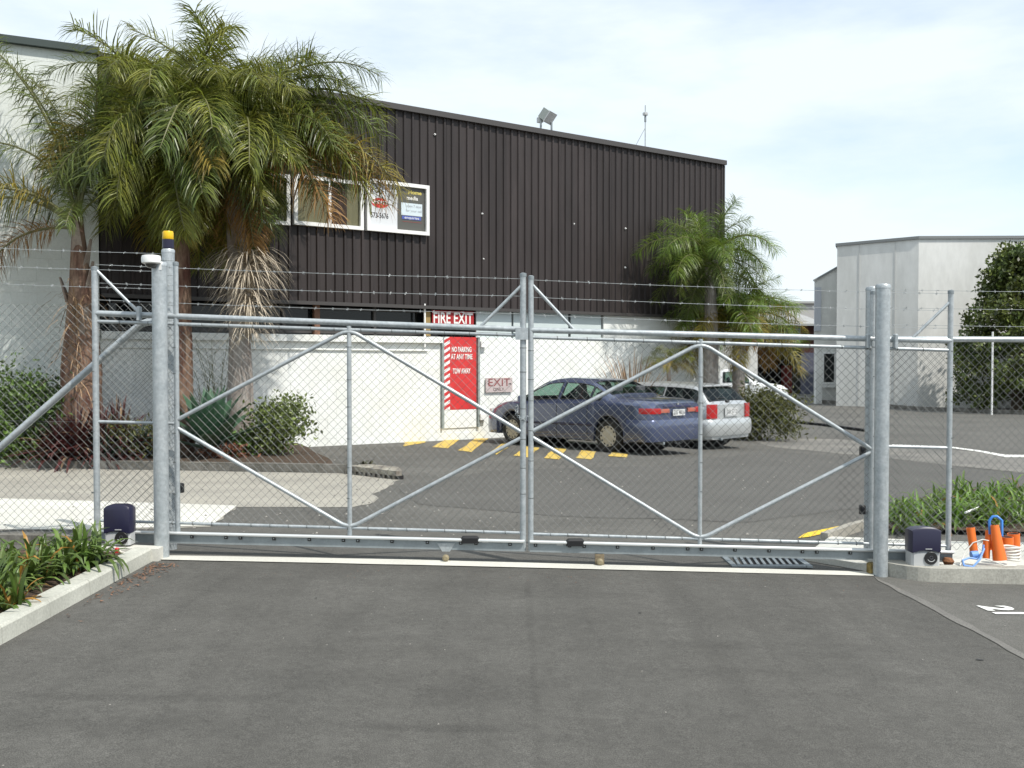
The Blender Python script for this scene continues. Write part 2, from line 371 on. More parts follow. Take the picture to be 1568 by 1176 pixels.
drive += [(drive[-1][0] + 1.2, 1.2), (4.2, -20), (-2.76, -20), (-2.76, 5)]
drape('driveway', drive, asph_new, .004, label='dark new asphalt driveway in front of the closed gates')
for px, py, r_ in ((484, 917, .012), (1500, 1012, .022), (980, 940, .012)):
    p = gnd(px, py); drape('oil_spot', [(p.x + r_ * random.uniform(.5, 1.2) * math.cos(t), p.y + r_ * random.uniform(.5, 1.2) * math.sin(t)) for t in np.linspace(0, 6.28, 11)[:-1]], mat('oil_stain', (.03, .029, .027), .7), .0075, label='small dark oil drip on the driveway')
drape('edge_strip', jag(pg([(205, 846), (245, 851.5), (620, 858), (1338, 877), (1338, 883), (620, 866), (236, 858), (200, 855)]), 8, .004), conc_w, .008, label='thin pale concrete strip across the driveway below the gates')
drape('joint_line', jag(pg([(1338, 884), (1420, 922), (1568, 1003), (1700, 1085), (1700, 1100), (1568, 1011), (1415, 928), (1345, 891)]), 30, .011), asph_pale, .008, label='pale worn joint between driveway and parking bay')
drape('concrete_apron', jag(pg([(-400, 714), (0, 716), (276, 721), (520, 725), (612, 735), (590, 749), (570, 757), (580, 763), (572, 770), (540, 777), (362, 777), (322, 807), (140, 813), (-400, 815)]), 6, .03), conc, .004, label='weathered concrete apron left of the yard asphalt')
drape('pale_concrete', pg([(-400, 762), (0, 764), (364, 775), (324, 805.5), (140, 812), (-400, 814)]), conc_w, .008, label='bright newer concrete along the foot of the left fence')
drape('worn_band', jag(pg([(1140, 672), (1215, 671), (1290, 673), (1370, 681), (1470, 690), (1600, 700), (1600, 728), (1480, 716), (1370, 703), (1260, 692), (1180, 684)]), 6, .06), asph_pale, .004, label='pale dusty band of worn asphalt at the right of the yard')
drape('asphalt_patch', jag(pg([(610, 745), (760, 720), (1000, 715), (1180, 690), (1400, 708), (1620, 728), (1620, 760), (1400, 770), (1150, 800), (840, 790), (640, 772)]), 6, .05), mat('asphalt_mid', (.098, .095, .087), .93, col2=(.112, .109, .100), vscale=.8, fine=.3, fscale=110, bump=.4, bscale=200, spec=.3), .004, label='darker asphalt patch across the middle of the yard')
drape('white_line', pg([(1366, 681), (1455, 684), (1500, 690), (1540, 697), (1620, 697), (1620, 700.5), (1540, 700.5), (1500, 692.3), (1455, 686.2), (1366, 683)]), whl, .008, label='thin white painted line curving over the yard')
drape('yellow_line', jag(pg([(1222, 825), (1234, 817), (1298, 804), (1302, 808.5), (1240, 823)]), 4, .01), yel2, .008, label='short yellow painted line behind the right gate')
yst = [[(622, 675), (650, 672), (652, 678), (618, 684)], [(662, 685), (683, 672), (706, 671), (686, 687)], [(701, 690), (729, 671), (748, 672), (722, 693)], [(751, 692), (772, 678), (786, 680), (760, 697)],
       [(786, 698), (806, 684), (826, 686), (808, 701)], [(833, 702), (848, 686), (867, 688), (856, 704)], [(881, 702), (890, 690), (913, 692), (905, 704)], [(932, 699), (936, 692), (962, 696), (960, 701)]]
for k, q in enumerate(yst):
    drape('hatch_marking', jag(pg(q), 5, .02), yel_m, .008, label='worn yellow hatch stripe painted along the white wall')
# far side: low dark kerb edge, footpath by the right building
def strip3(name, pts, w, h, m, label, up=0.0, kind='structure'):
    """A low kerb: swept box along ground points."""
    P = [gnd(*p) for p in pts]; mb = MB()
    for a, b in zip(P[:-1], P[1:]):
        d = (b - a); d.z = 0; n_ = Vector((-d.y, d.x, 0)).normalized() * w / 2
        q = [(a - n_), (b - n_), (b + n_), (a + n_)]
        mb.prism([(p.x, p.y) for p in q], lambda x, y: gz(x, y) - .1, lambda x, y: gz(x, y) + h)
    o = mb.build(name, m, fix=True); tag(o, label, kind=kind); return o
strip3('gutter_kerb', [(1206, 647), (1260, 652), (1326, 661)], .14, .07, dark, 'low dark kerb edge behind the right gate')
strip3('far_kerb', [(1195, 607), (1262, 617), (1407, 628), (1700, 640)], .35, .14, conc_d, 'dirty far kerb along the foot of the white corner building')
hl = MB(); hp = [(-300, 420)] + [(x, 420) for x in range(-280, 301, 20)]
hv = [(x, 400, -2) for x in range(-300, 301, 12)]; ht = [(x, 400 + random.uniform(0, 20), 1.6 + 26 + 9 * math.sin(x * .02 + 1) + random.uniform(-2, 2)) for x in range(-300, 301, 12)]
hb = [(p[0], 440, -2) for p in hv]; n_ = len(hv)
hl.add(hv + ht + hb, [(i, i + 1, n_ + i + 1, n_ + i) for i in range(n_ - 1)] + [(n_ + i, n_ + i + 1, 2 * n_ + i + 1, 2 * n_ + i) for i in range(n_ - 1)])
tag(hl.build('hill', hill_m), 'hazy tree covered hill far behind the yard', kind='structure')

# ------------------------------------------------------------------ main dark building
BO = Vector((-7.37, 17.56, 0)); BA = math.atan2(9.34, 13.09); BL = 16.08
WMb = Matrix.Translation(BO) @ Matrix.Rotation(BA, 4, 'Z'); WMbi = WMb.inverted()
def wl(px, py):                                              # (u, z) on the main wall plane
    o = WMbi @ Vector((0, 0, HC)); d = WMbi.to_3x3() @ ray(px, py); t = -o.y / d.y; p = o + d * t; return p.x, p.z
def wlp(u, z, out=0.0): return WMb @ Vector((u, -out, z))
ROOF, CLB, LOW = 7.0, 2.81, 2.14
bld = empty('warehouse', BO, 'two storey warehouse with dark ribbed cladding over a white block wall', 'building', rz=BA)
class LB(MB):                                                # mesh given in a parent's local coordinates
    def put(s, name, m, parent, smooth=False):
        me = s.mesh(name, m, smooth); o = bpy.data.objects.new(name, me); COL.objects.link(o); o.parent = parent; WM[o.name] = WM[parent.name]; return o
# cladding sheets, each with four ribs
SW = BL / 20
def sheet(z0, z1):
    prof = []
    for k in range(4):
        x0 = k * SW / 4
        prof += [(x0, 0), (x0 + .105, 0), (x0 + .125, -.034), (x0 + .165, -.034), (x0 + .185, 0)]
    prof.append((SW - .004, 0))
    b = LB(); n = len(prof)
    b.add([(x, y, z0) for x, y in prof] + [(x, y, z1) for x, y in prof], [(i, i + 1, n + i + 1, n + i) for i in range(n - 1)])
    return b.mesh('cladding_sheet', clad)
full = sheet(CLB, ROOF - .05)
for k in range(20):
    o = bpy.data.objects.new('cladding_sheet', full); COL.objects.link(o); o.parent = bld; o.location = (k * SW, -.06 - (.003 if k % 2 else 0), 0)
LB().box((BL / 2, 5.0, (ROOF + CLB) / 2 - .05), (BL - .02, 9.96, ROOF - CLB - .1)).put('upper_wall', clad, bld)
LB().box((BL / 2, -.075, ROOF), (BL + .1, .17, .12)).put('roof_flashing', flash_m, bld)
LB().box((BL / 2, 5.0, ROOF - .02), (BL + .04, 9.9, .06)).put('roof', roof_g, bld)
LB().box((BL / 2, -.08, CLB - .035), (BL, .1, .07)).put('sill_flashing', flash_m, bld)
LB().box((BL + .02, -.06, (ROOF + CLB) / 2), (.05, .08, ROOF - CLB - .14)).put('corner_flashing', flash_m, bld)
# ground floor
uD0, uD1 = wl(678.6, 560)[0], wl(730, 560)[0]                # the red door
uP0, uP1 = wl(730.5, 490)[0], wl(924, 490)[0]                # pale panels
uW1 = wl(925, 490)[0]
LB().box((BL / 2, 5.2, .9), (BL - .1, 9.6, 3.6)).put('ground_floor_wall', dark, bld)
body = LB()
body.box(((uD0) / 2, .17, (LOW - .5) / 2), (uD0, .30, LOW + .5))
body.box(((uD1 + BL) / 2, .17, (LOW - .5) / 2 ), (BL - uD1, .30, LOW + .5))
body.box(((uW1 + BL) / 2, .17, (LOW + CLB) / 2 - .04), (BL - uW1, .30, CLB - LOW - .06))
body.box(((uD0 + uD1) / 2, .17, -.16), (uD1 - uD0, .30, .6))
body.put('wall_core', white_m, bld)
# blocks of the painted wall
BW, BH = .4, .2
def block(w):
    b = LB(); e = .004
    vs = [(0, 0, 0), (w, 0, 0), (w, 0, BH), (0, 0, BH), (e, -.004, e), (w - e, -.004, e), (w - e, -.004, BH - e), (e, -.004, BH - e)]
    b.add(vs, [(4, 5, 6, 7), (0, 1, 5, 4), (1, 2, 6, 5), (2, 3, 7, 6), (3, 0, 4, 7)]); return b
bm_full = block(BW).mesh('block', white_m)
rest = LB(); cnt = 0
spans = []
for r in range(-2, 14):
    z = LOW - .14 - BH * (r + 1) if r >= 0 else LOW - .14 + BH * (-r - 1)
    z = round(z, 4); u = (r % 2) * BW / 2 - .0
    while u < BL - .05:
        u0, u1 = u, min(u + BW, BL); u += BW
        z1 = z + BH
        if z < -.45: continue
        if z1 > LOW - .02 and u0 < uW1: continue
        if z1 > CLB - .05: continue
        if u1 > uD0 - .05 and u0 < uD1 + .05 and z1 > .05:
            for a, b_ in ((u0, uD0 - .06), (uD1 + .06, u1)):
                if b_ - a > .04: spans.append((a, b_, z))
            continue
        spans.append((u0, u1, z))
spans.sort(key=lambda s: abs(s[0] - 7.0) + (6 if s[2] < -.25 else 0))
for (a, b_, z) in spans:
    w = b_ - a
    if cnt < 298:
        me = bm_full if abs(w - BW) < .003 else block(w).mesh('block', white_m)
        o = bpy.data.objects.new('block', me); COL.objects.link(o); o.parent = bld; o.location = (a, .017 - random.uniform(0, .0025), z); cnt += 1
    else:
        q = block(w); rest.add([(v[0] + a, v[1] + .017, v[2] + z) for v in q.v], q.f)
if rest.v: tag(rest.put('blockwork', white_m, bld), kind='stuff')
LB().box(((uD0 - .06) / 2, -.03, LOW - .075), (uD0 - .06, .12, .13)).put('wall_ledge', white_m, bld)
LB().tube([(.3, -.02, LOW - .29), (uD0 - .4, -.02, LOW - .31)], .016, 8).put('conduit_pipe', white_m, bld, True)
# clerestory windows left of the door: dark glass, frames, brown post
cw = LB().box(((.2 + uD0) / 2, .26, (LOW + CLB) / 2), (uD0 - .2, .05, CLB - LOW)); cw.put('window_strip', glass_d, bld)
fr = LB()
for px in (440, 580, 668): fr.box((wl(px, 490)[0], .2, (LOW + CLB) / 2 - .03), (.06, .06, CLB - LOW - .06))
fr.box((uD0 / 2 + .1, .2, LOW + .06), (uD0 - .3, .06, .05)); fr.box((uD0 / 2 + .1, .2, CLB - .12), (uD0 - .3, .06, .05))
fr.put('window_frame', flash_m, bld)
LB().box((wl(488, 490)[0], .12, (LOW + CLB) / 2 - .03), (.12, .1, CLB - LOW - .06)).put('timber_post', brown_m, bld)
LB().box((wl(648.5, 490)[0], -.05, (LOW + CLB) / 2 - .1), (.035, .035, .95)).put('white_pole', white_p, bld)
for a, b_ in ((731, 785), (788, 872), (876, 922)):
    ua, ub = wl(a, 490)[0], wl(b_, 490)[0]
    LB().box(((ua + ub) / 2, .07, (LOW + CLB) / 2 - .04), (ub - ua, .05, CLB - LOW - .02)).put('pale_panel', panel_m, bld)
LB().box((uD1 + .1 + (BL - uD1) / 2 - .1, -.005, LOW - .09), (.001, .001, .001))
# red door
dz1 = wl(704, 655)[1]; dr1 = wl(704, 627)[1]; du = (uD0 + uD1) / 2; dw = uD1 - uD0
door = LB().box((du, .02, (LOW + dr1) / 2), (dw - .03, .05, LOW - dr1)).put('door', red_m, bld)
LB().box((du, .02, (dr1 + dz1) / 2 - .002), (dw - .03, .05, dr1 - dz1 - .006)).put('door_panel', white_m, door)
jb = LB().box((uD0 - .03, -.01, (LOW + dz1) / 2), (.05, .09, LOW - dz1)).box((uD1 + .03, -.01, (LOW + dz1) / 2), (.05, .09, LOW - dz1)); jb.put('door_jamb', grn_w, door)
LB().box((uD0 + .095, -.009, (LOW + dr1) / 2), (.15, .004, LOW - dr1)).put('hazard_strip', white_p, door)
nst = 11; hh = (LOW - dr1) / nst
for k in range(nst):
    z = dr1 + k * hh; b = LB()
    b.add([(uD0 + .02, -.0135, z), (uD0 + .17, -.0135, z + hh * .55), (uD0 + .17, -.0135, min(z + hh * 1.05, LOW)), (uD0 + .02, -.0135, z + hh * .5)], [(0, 1, 2, 3)])
    b.put('hazard_stripe', red_m, door)
def wtext(nm, body, m, px, py, hpx, parent, out, sx=1.0, bold=0.0, fit=None):
    u, z = wl(px, py); z2 = wl(px, py - hpx)[1]
    o = text(nm, body, m, (z2 - z) * 1.38, parent, Matrix.Translation((u, -out, z)) @ UP, ext=.002, sx=sx, font_bold=bold)
    if fit:
        wid = wl(px + fit / 2, py)[0] - wl(px - fit / 2, py)[0]; xs = [v.co.x for v in o.data.vertices]
        s = wid / (max(xs) - min(xs)); c = (max(xs) + min(xs)) / 2
        for v in o.data.vertices: v.co.x = u + (v.co.x - c) * s
    return o
wtext('door_lettering', 'NO PARKING', txt_w, 706.5, 535.5, 8, door, .012, bold=.004, fit=30)
wtext('door_lettering', 'AT ANY TIME', txt_w, 706.5, 546.5, 8, door, .012, bold=.004, fit=33)
wtext('door_lettering', 'TOW AWAY', txt_w, 706.5, 568.5, 8, door, .012, bold=.004, fit=27)
# upper windows with white frames
def window(px0, px1, ytl, ybl, mull, nm='window'):
    u0, u1 = wl(px0, 330)[0], wl(px1, 330)[0]; zt = wl(px0, ytl)[1]; zb = wl(px0, ybl)[1]; w = u1 - u0; h = zt - zb; t = .075
    f = LB(); y = -.14
    f.box((u0 + t / 2, y, (zt + zb) / 2), (t, .1, h)); f.box((u1 - t / 2, y, (zt + zb) / 2), (t, .1, h))
    f.box(((u0 + u1) / 2, y, zt - t / 2), (w - 2 * t, .1, t)); f.box(((u0 + u1) / 2, y, zb + t / 2), (w - 2 * t, .1, t))
    for mpx in mull: f.box((wl(mpx, 330)[0], y + .01, (zt + zb) / 2), (.06, .08, h - 2 * t))
    fo = f.put(nm, white_p, bld)
    return fo, u0 + t, u1 - t, zb + t, zt - t
for (a, b_, yt, yb, ml, cur) in ((372, 439, 262, 341, (), ((0, 1, curt_m),)), (445, 551, 268, 345, (500,), ((0, .5, curt_m), (.54, .80, curt_r), (.80, 1, curt_m)))):
    fo, u0, u1, z0, z1 = window(a, b_, yt, yb, ml)
    LB().box(((u0 + u1) / 2, -.125, (z0 + z1) / 2), (u1 - u0, .008, z1 - z0)).put('pane', glass_w, fo)
    for c0, c1, cm in cur:
        LB().box((u0 + (u1 - u0) * (c0 + c1) / 2, -.104, (z0 + z1) / 2), ((u1 - u0) * (c1 - c0) - .004, .012, z1 - z0)).put('curtain', cm, fo)
fo, u0, u1, z0, z1 = window(556, 651, 275, 354, ())
LB().box(((u0 + u1) / 2, -.112, (z0 + z1) / 2), (u1 - u0, .01, z1 - z0)).put('backing_board', pap_g, fo)
SWN = (u0, u1, z0, z1)
def wall_thing(name, u, z, out, label, cat):
    return empty(name, wlp(u, z, out), label, cat, rz=BA)
um = u0 + (u1 - u0) * .50
ps = wall_thing('poster', (u0 + um) / 2, (z0 + z1) / 2, .12, 'white poster with red oval emblem and phone number in upper window', 'poster')
def lp(o, px, py):                                           # local x, z of a wall point in a wall thing
    u, z = wl(px, py); q = WM[o.name].inverted() @ wlp(u, z); return q.x, q.z
LB().box((0, 0, 0), (um - u0 - .01, .008, z1 - z0 - .01)).put('sheet', pap_w, ps)
def ptext(o, body, m, px, py, hpx, fit, bold=0.0, out=.006, shear=0.0):
    x, z = lp(o, px, py); h = lp(o, px, py - hpx)[1] - z
    t = text('lettering', body, m, h * 1.38, o, Matrix.Translation((x, -out, z)) @ UP, ext=.001, font_bold=bold, shear=shear)
    w = lp(o, px + fit / 2, py)[0] - lp(o, px - fit / 2, py)[0]; xs = [v.co.x for v in t.data.vertices]; s = w / (max(xs) - min(xs)); c = (max(xs) + min(xs)) / 2
    for v in t.data.vertices: v.co.x = x + (v.co.x - c) * s
    return t
ptext(ps, 'KOLIT', txt_k, 576, 293.5, 8, 26, .004)
x, z = lp(ps, 577.5, 312); b = LB(); b.add([(x + .20 * math.cos(a), -.006, z + .105 * math.sin(a)) for a in np.linspace(0, 2 * math.pi, 25)[:-1]], [tuple(range(24))]); b.put('oval_emblem', red_m, ps)
ptext(ps, 'General', txt_w, 577.5, 310, 8, 25, .003, .008)
ptext(ps, '573-5676', txt_k, 577, 331.5, 8, 27, .003)
pr = wall_thing('poster', (um + u1) / 2, (z0 + z1) / 2, .12, 'grey poster with yellow heading and pale blue panel in upper window', 'poster')
LB().box((0, 0, 0), (u1 - um - .01, .008, z1 - z0 - .01)).put('sheet', pap_g, pr)
ptext(pr, 'Home', txt_y, 631, 296.5, 6, 20, .003); ptext(pr, 'media', txt_w, 627, 305, 6, 17, .002)
xa, za = lp(pr, 610, 311); xb, zb = lp(pr, 642, 333); LB().box(((xa + xb) / 2, -.006, (za + zb) / 2), (xb - xa, .004, za - zb)).put('pale_panel', pap_l, pr)
xa, za = lp(pr, 611, 331); xb, zb = lp(pr, 640, 339); LB().box(((xa + xb) / 2, -.010, (za + zb) / 2), (xb - xa, .004, za - zb)).put('blue_band', pap_b, pr)
xa, za = lp(pr, 612, 340); xb, zb = lp(pr, 641, 342.5); LB().box(((xa + xb) / 2, -.007, (za + zb) / 2), (xb - xa, .004, za - zb)).put('red_band', red_m, pr)
ptext(pr, 'open 7 days', txt_g, 629, 317.5, 4, 22, 0, .0095); ptext(pr, 'for your call', txt_g, 629, 324.5, 4, 24, 0, .0095); ptext(pr, 'enquiries', txt_w, 626, 335, 4, 22, 0, .0135)
# fire exit sign, exit only sign
u, z = wl(693, 489.5); fs = wall_thing('fire_exit_sign', u, z, .02, 'red FIRE EXIT sign above the red door', 'sign')
ua, ub = wl(661, 489)[0], wl(724.5, 489)[0]; zt, zb = wl(693, 476.5)[1], wl(693, 503)[1]
LB().box((0, 0, 0), (ub - ua, .03, zt - zb)).put('board', dkred, fs)
ptext(fs, 'FIRE EXIT', txt_w, 693, 488.2, 17, 60, .006, .018)
LB().box((wl(655.5, 489)[0], .05, (LOW + CLB) / 2 - .05), (.12, .1, CLB - LOW - .12)).put('timber_post', mat('ochre_timber', (.30, .21, .08), .7), bld)
u, z = wl(763, 589.5); es = wall_thing('exit_sign', u, z, .03, 'small hand painted EXIT ONLY board on the white wall', 'sign')
ua, ub = wl(743, 589)[0], wl(783.5, 589)[0]; zt, zb = wl(763, 578.5)[1], wl(763, 600.5)[1]
LB().box((0, 0, 0), (ub - ua, .02, zt - zb)).put('board', sgn_pk, es)
ptext(es, 'EXIT', txt_p, 763, 586, 12, 33, .001, .013); ptext(es, 'ONLY', mat('grey_red_letter', (.12, .07, .07), .7), 762, 596.2, 5, 17, 0, .013)
for sx_, pxx in ((1, 746), (-1, 780)):
    x, z = lp(es, pxx, 588); b = LB(); b.add([(x, -.0115, z - .012), (x + .07 * sx_, -.0115, z), (x, -.0115, z + .025), (x - .03 * sx_, -.0115, z)], [(0, 1, 2, 3)]); b.put('arrow_mark', txt_k, es)
# small wall fittings
for px, py, w in ((738, 527, .14), (737, 638, .13)):
    u, z = wl(px, py); tag(LB().box((0, 0, 0), (.001, .001, .001)) and MB().rbox(wlp(u, z, .05), (.17, .1, .14), .01, Matrix.Rotation(BA, 3, 'Z')).build('junction_box', white_p, loc=wlp(u, z, .05)),
        'small white junction box on the wall %s the red door' % ('near the top of' if py < 600 else 'low beside'), 'junction box')
for px, py in ((663, 207), (735.5, 328), (875.5, 343.5), (954.5, 350.5), (737, 397), (954, 410)):
    u, z = wl(px, py); LB().lathe([(.018, 0), (.027, .02), (.012, .05)], (u, -.06, z), (0, -1, 0), 8).put('insulator', white_p, bld)
# floodlight and aerial on the roof
u, z = wl(836, 205); fl = empty('floodlight', wlp(u, ROOF + .06, .05), 'white floodlight tilted on the roof edge of the dark building', 'floodlight', rz=BA)
rt = Matrix.Rotation(R(28), 3, 'Z') @ Matrix.Rotation(R(38), 3, 'X')
bq = LB(); bq.box((-.02, 0, .36), (.34, .18, .25), rt); bq.put('housing', mat('lamp_grey', (.30, .33, .31), .5), fl)
bq = LB(); bq.box(Vector((-.02, 0, .36)) + rt @ Vector((.0, -.115, .0)), (.40, .03, .29), rt); bq.put('rim', greyp, fl)
bq = LB(); bq.box(Vector((-.02, 0, .36)) + rt @ Vector((.0, -.132, .0)), (.345, .006, .235), rt); bq.put('lens', lens_c, fl)
bq = LB(); bq.rbox(Vector((-.14, .10, .26)), (.12, .14, .13), .02); bq.put('control_gear', greyp, fl)
for s_ in (-.19, .13): LB().box((s_, .0, .10), (.035, .035, .22)).put('bracket', galv_d, fl)
u, z = wl(988, 230); an = empty('radio_aerial', wlp(u, ROOF + .03, .0), 'thin radio aerial mast on the dark building roof', 'aerial', rz=BA)
LB().tube([(0, 0, 0), (0, 0, 1.12)], .016, 6).put('mast', galv, an)
LB().lathe([(.02, .86), (.07, .87), (.07, .93), (.02, .95)], (0, 0, 0), (0, 0, 1), 8).put('collar', greyp, an)
LB().tube([(0, 0, .7), (0, 0, .86)], .03, 6).put('sleeve', galv_d, an)
LB().tube([(0, 0, .55), (-.28, .12, .0)], .006, 4).put('guy_wire', galv_d, an)

# ------------------------------------------------------------------ left white building
LA = math.atan2(.71, 1.43); LLEN = 7.0
ld = Vector((math.cos(LA), math.sin(LA), 0)); LO = BO - ld * LLEN + Vector((.05, -.15, 0))
lbd = empty('block_building', LO, 'white painted block building with tall plain wall behind the left palm', 'building', rz=LA)
LB().box((LLEN / 2, 2.02, 3.3), (LLEN, 4.0, 7.4)).put('wall', white3, lbd)
LB().box((LLEN / 2, 1.9, 7.06), (LLEN + .06, 4.0, .12)).put('roof_edge', mat('green_flashing', (.03, .045, .04), .5), lbd)
blk3 = block(BW).mesh('block', white3); cnt = 0
for r in range(36):
    z = 6.98 - BH * (r + 1); u = LLEN - BW if r % 2 == 0 else LLEN - BW / 2 - BW
    if z < -.3: break
    if r % 2:
        o = bpy.data.objects.new('block', block(BW / 2).mesh('block', white3)); COL.objects.link(o); o.parent = lbd; o.location = (LLEN - BW / 2, .02 - random.uniform(0, .003), z)
    for k in range(6 if r > 4 else 7):
        o = bpy.data.objects.new('block', blk3); COL.objects.link(o); o.parent = lbd; o.location = (u - k * BW, .02 - random.uniform(0, .003), z); cnt += 1

# ------------------------------------------------------------------ right white corner building
def bx(u0, u1, y0, y1, z0, z1): return ((u0 + u1) / 2, (y0 + y1) / 2, (z0 + z1) / 2), (u1 - u0, y1 - y0, z1 - z0)
A = at(1407, 366, 41.0); B_ = at(1282, 377, 42.6); Zt = A.z; Zg = -.6
rb = empty('corner_building', (A.x, A.y, -.35), 'pale rendered building with a chamfered corner and flat roof at right', 'building')
poly = [(A.x, A.y), (A.x + 14, A.y - .4), (A.x + 14, A.y + 14), (B_.x * 1.34, A.y + 14), (B_.x, B_.y)]
def rtop(x, y): return Zt - max(0, A.x - x) / (A.x - B_.x) * (Zt - B_.z) if y < B_.y + .1 else Zt
MB().prism(poly, Zg, rtop).build('wall', white2, rb)
cx = sum(p[0] for p in poly) / 5; cyy = sum(p[1] for p in poly) / 5
def grow(poly, d):
    out = []; n = len(poly)
    for i in range(n):
        p0, p1, p2 = Vector(poly[i - 1]), Vector(poly[i]), Vector(poly[(i + 1) % n])
        a = (p1 - p0).normalized(); b = (p2 - p1).normalized(); na = Vector((a.y, -a.x)); nb = Vector((b.y, -b.x)); m_ = (na + nb).normalized()
        out.append(tuple(p1 + m_ * d / max(.3, m_.dot(na))))
    return out
MB().prism(grow(poly, .07), lambda x, y: rtop(x, y) + .002, lambda x, y: rtop(x, y) + .12).build('roof_edge', mat('grey_capping', (.20, .21, .21), .6), rb)
# joints on the wall faces: thin recessed-looking cover strips standing slightly proud
for t in (.28, .72):
    p = Vector((B_.x, B_.y)).lerp(Vector((A.x, A.y)), t); an_ = math.atan2(A.y - B_.y, A.x - B_.x)
    MB().box((p.x, p.y, (Zt + Zg) / 2), (.05, .03, Zt - Zg - .05), Matrix.Rotation(an_, 3, 'Z')).build('cover_strip', mat('joint_grey', (.55, .55, .53), .8), rb)
P0 = at(1247, 431, 45.5); P1 = at(1284, 409, 45.5)
wing = MB(); 
wing.add([(P0.x, 45.5, Zg), (P1.x, 45.5, Zg), (P1.x, 45.5, P1.z), (P0.x, 45.5, P0.z), (P0.x * 1.18, 53, Zg), (P1.x * 1.18, 53, Zg), (P1.x * 1.18, 53, P1.z), (P0.x * 1.18, 53, P0.z)],
         [(0, 1, 2, 3), (5, 4, 7, 6), (4, 0, 3, 7), (1, 5, 6, 2), (3, 2, 6, 7), (4, 5, 1, 0)])
wing.build('side_wing', white2, rb)
ra = MB(); ra.tube([P0 + Vector((-.05, -.05, .03)), P1 + Vector((0, -.05, .03))], .06, 4); ra.build('barge_board', mat('grey_capping', (0, 0, 0)), rb)
w0 = at(1260, 540, 45.4); w1 = at(1279, 587, 45.4)
wf = MB()
for xx in (w0.x, w1.x): wf.box((xx, 45.43, (w0.z + w1.z) / 2), (.1, .12, w0.z - w1.z + .1))
for zz in (w0.z, w1.z): wf.box(((w0.x + w1.x) / 2, 45.43, zz), (w1.x - w0.x - .1, .12, .1))
wfo = wf.build('window', white_p, rb)
MB().box(((w0.x + w1.x) / 2, 45.45, (w0.z + w1.z) / 2), (w1.x - w0.x - .1, .04, w0.z - w1.z - .1)).build('pane', glass_d, wfo)
MB().box(((w0.x + w1.x) / 2, 45.38, w1.z - .13), (w1.x - w0.x + .2, .2, .12)).build('sill', white_p, wfo)
q0 = at(1253, 535, 44.9); MB().box((q0.x, 44.9, (q0.z + Zg) / 2), (.28, .28, q0.z - Zg)).build('pillar', white2, rb)
q1 = at(1248, 440, 45.4); q2 = at(1257, 507, 45.4); MB().box(((q1.x + q2.x) / 2, 45.44, (q1.z + q2.z) / 2), (.3, .08, q1.z - q2.z)).build('grey_panel', mat('panel_lilac', (.44, .46, .50), .7), rb)

# ------------------------------------------------------------------ shed far behind
SD = 58.0
def sx(px): return (px - CX) / F * SD
def sz(py): return at(784, py, SD).z
sh = empty('shed', (sx(1165), SD, -.35), 'low grey roofed shed with a dark open bay behind the right palms', 'building')
MB().box(*bx(sx(1040), sx(1160), SD, SD + 6, -.6, sz(497))).build('wall', white2, sh)
MB().box(*bx(sx(1160), sx(1226), SD, SD + .3, sz(532), sz(497))).build('bay_header', grn_w, sh)
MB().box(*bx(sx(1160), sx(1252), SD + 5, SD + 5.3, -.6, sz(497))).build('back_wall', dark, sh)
MB().box(*bx(sx(1226), sx(1252), SD + .1, SD + .4, sz(540), sz(497))).build('side_header', mat('oxide_red', (.06, .018, .015), .8), sh)
MB().box(*bx(sx(1226), sx(1248), SD - .1, SD + .1, -.4, sz(540))).build('door', door_b, sh)
MB().box(*bx(sx(1252), sx(1258), SD, SD + 6, -.6, sz(497))).build('end_wall', grn_w, sh)
MB().box(*bx(sx(1212), sx(1224), SD + 1.5, SD + 2.2, -.4, sz(560))).build('red_cabinet', mat('cabinet_red', (.16, .02, .018), .7), sh)
rr = MB(); zf, zr = sz(496), sz(468)
rr.add([(sx(1030), SD - .4, zf), (sx(1262), SD - .4, zf), (sx(1262), SD + 6.5, zr), (sx(1030), SD + 6.5, zr), (sx(1030), SD - .4, zf - .12), (sx(1262), SD - .4, zf - .12), (sx(1262), SD + 6.5, zr - .12), (sx(1030), SD + 6.5, zr - .12)],
       [(0, 1, 2, 3), (7, 6, 5, 4), (4, 5, 1, 0), (5, 6, 2, 1), (6, 7, 3, 2), (7, 4, 0, 3)])
rr.build('roof', roof_g, sh)
fb = empty('far_building', (30, 92, -.35), 'plain grey building showing beyond the shed roof', 'building')
MB().box((30, 96, 3.2), (22, 8, 7.6)).build('wall', mat('far_wall', (.40, .39, .38), .8), fb)
MB().box((30, 96, 7.1), (22.6, 8.6, .2)).build('roof_edge', roof_g, fb)

# ------------------------------------------------------------------ gates, posts and fences
GD = 7.75
def gp(px, py, D=GD): return at(px, py, D)
S = -0.0253
def chain(mb, x0, x1, zb, zt, y, w=.068, r=.0021):
    """Chain-link: interlocked zigzag wires; zb, zt are functions of x."""
    h = w; nW = int((x1 - x0) / (w / 2)); V = []; Fc = []
    for i in range(nW):
        xl = x0 + i * w / 2; zb_, zt_ = zb(xl), zt(xl); n = max(2, int(round((zt_ - zb_) / (h / 2)))); pts = []
        for k in range(n + 1):
            right = (k + i) % 2 == 1
            pts.append((xl + (w / 2 if right else 0), y + (.002 if right else -.002), zb_ + (zt_ - zb_) * k / n))
        b = len(V)
        for (x, yy, z) in pts: V += [(x + r, yy, z), (x - r * .5, yy - r * .87, z), (x - r * .5, yy + r * .87, z)]
        for k in range(len(pts) - 1):
            for j in range(3):
                a = b + k * 3 + j; c = b + k * 3 + (j + 1) % 3; Fc.append((a, c, c + 3, a + 3))
    mb.add(V, Fc)
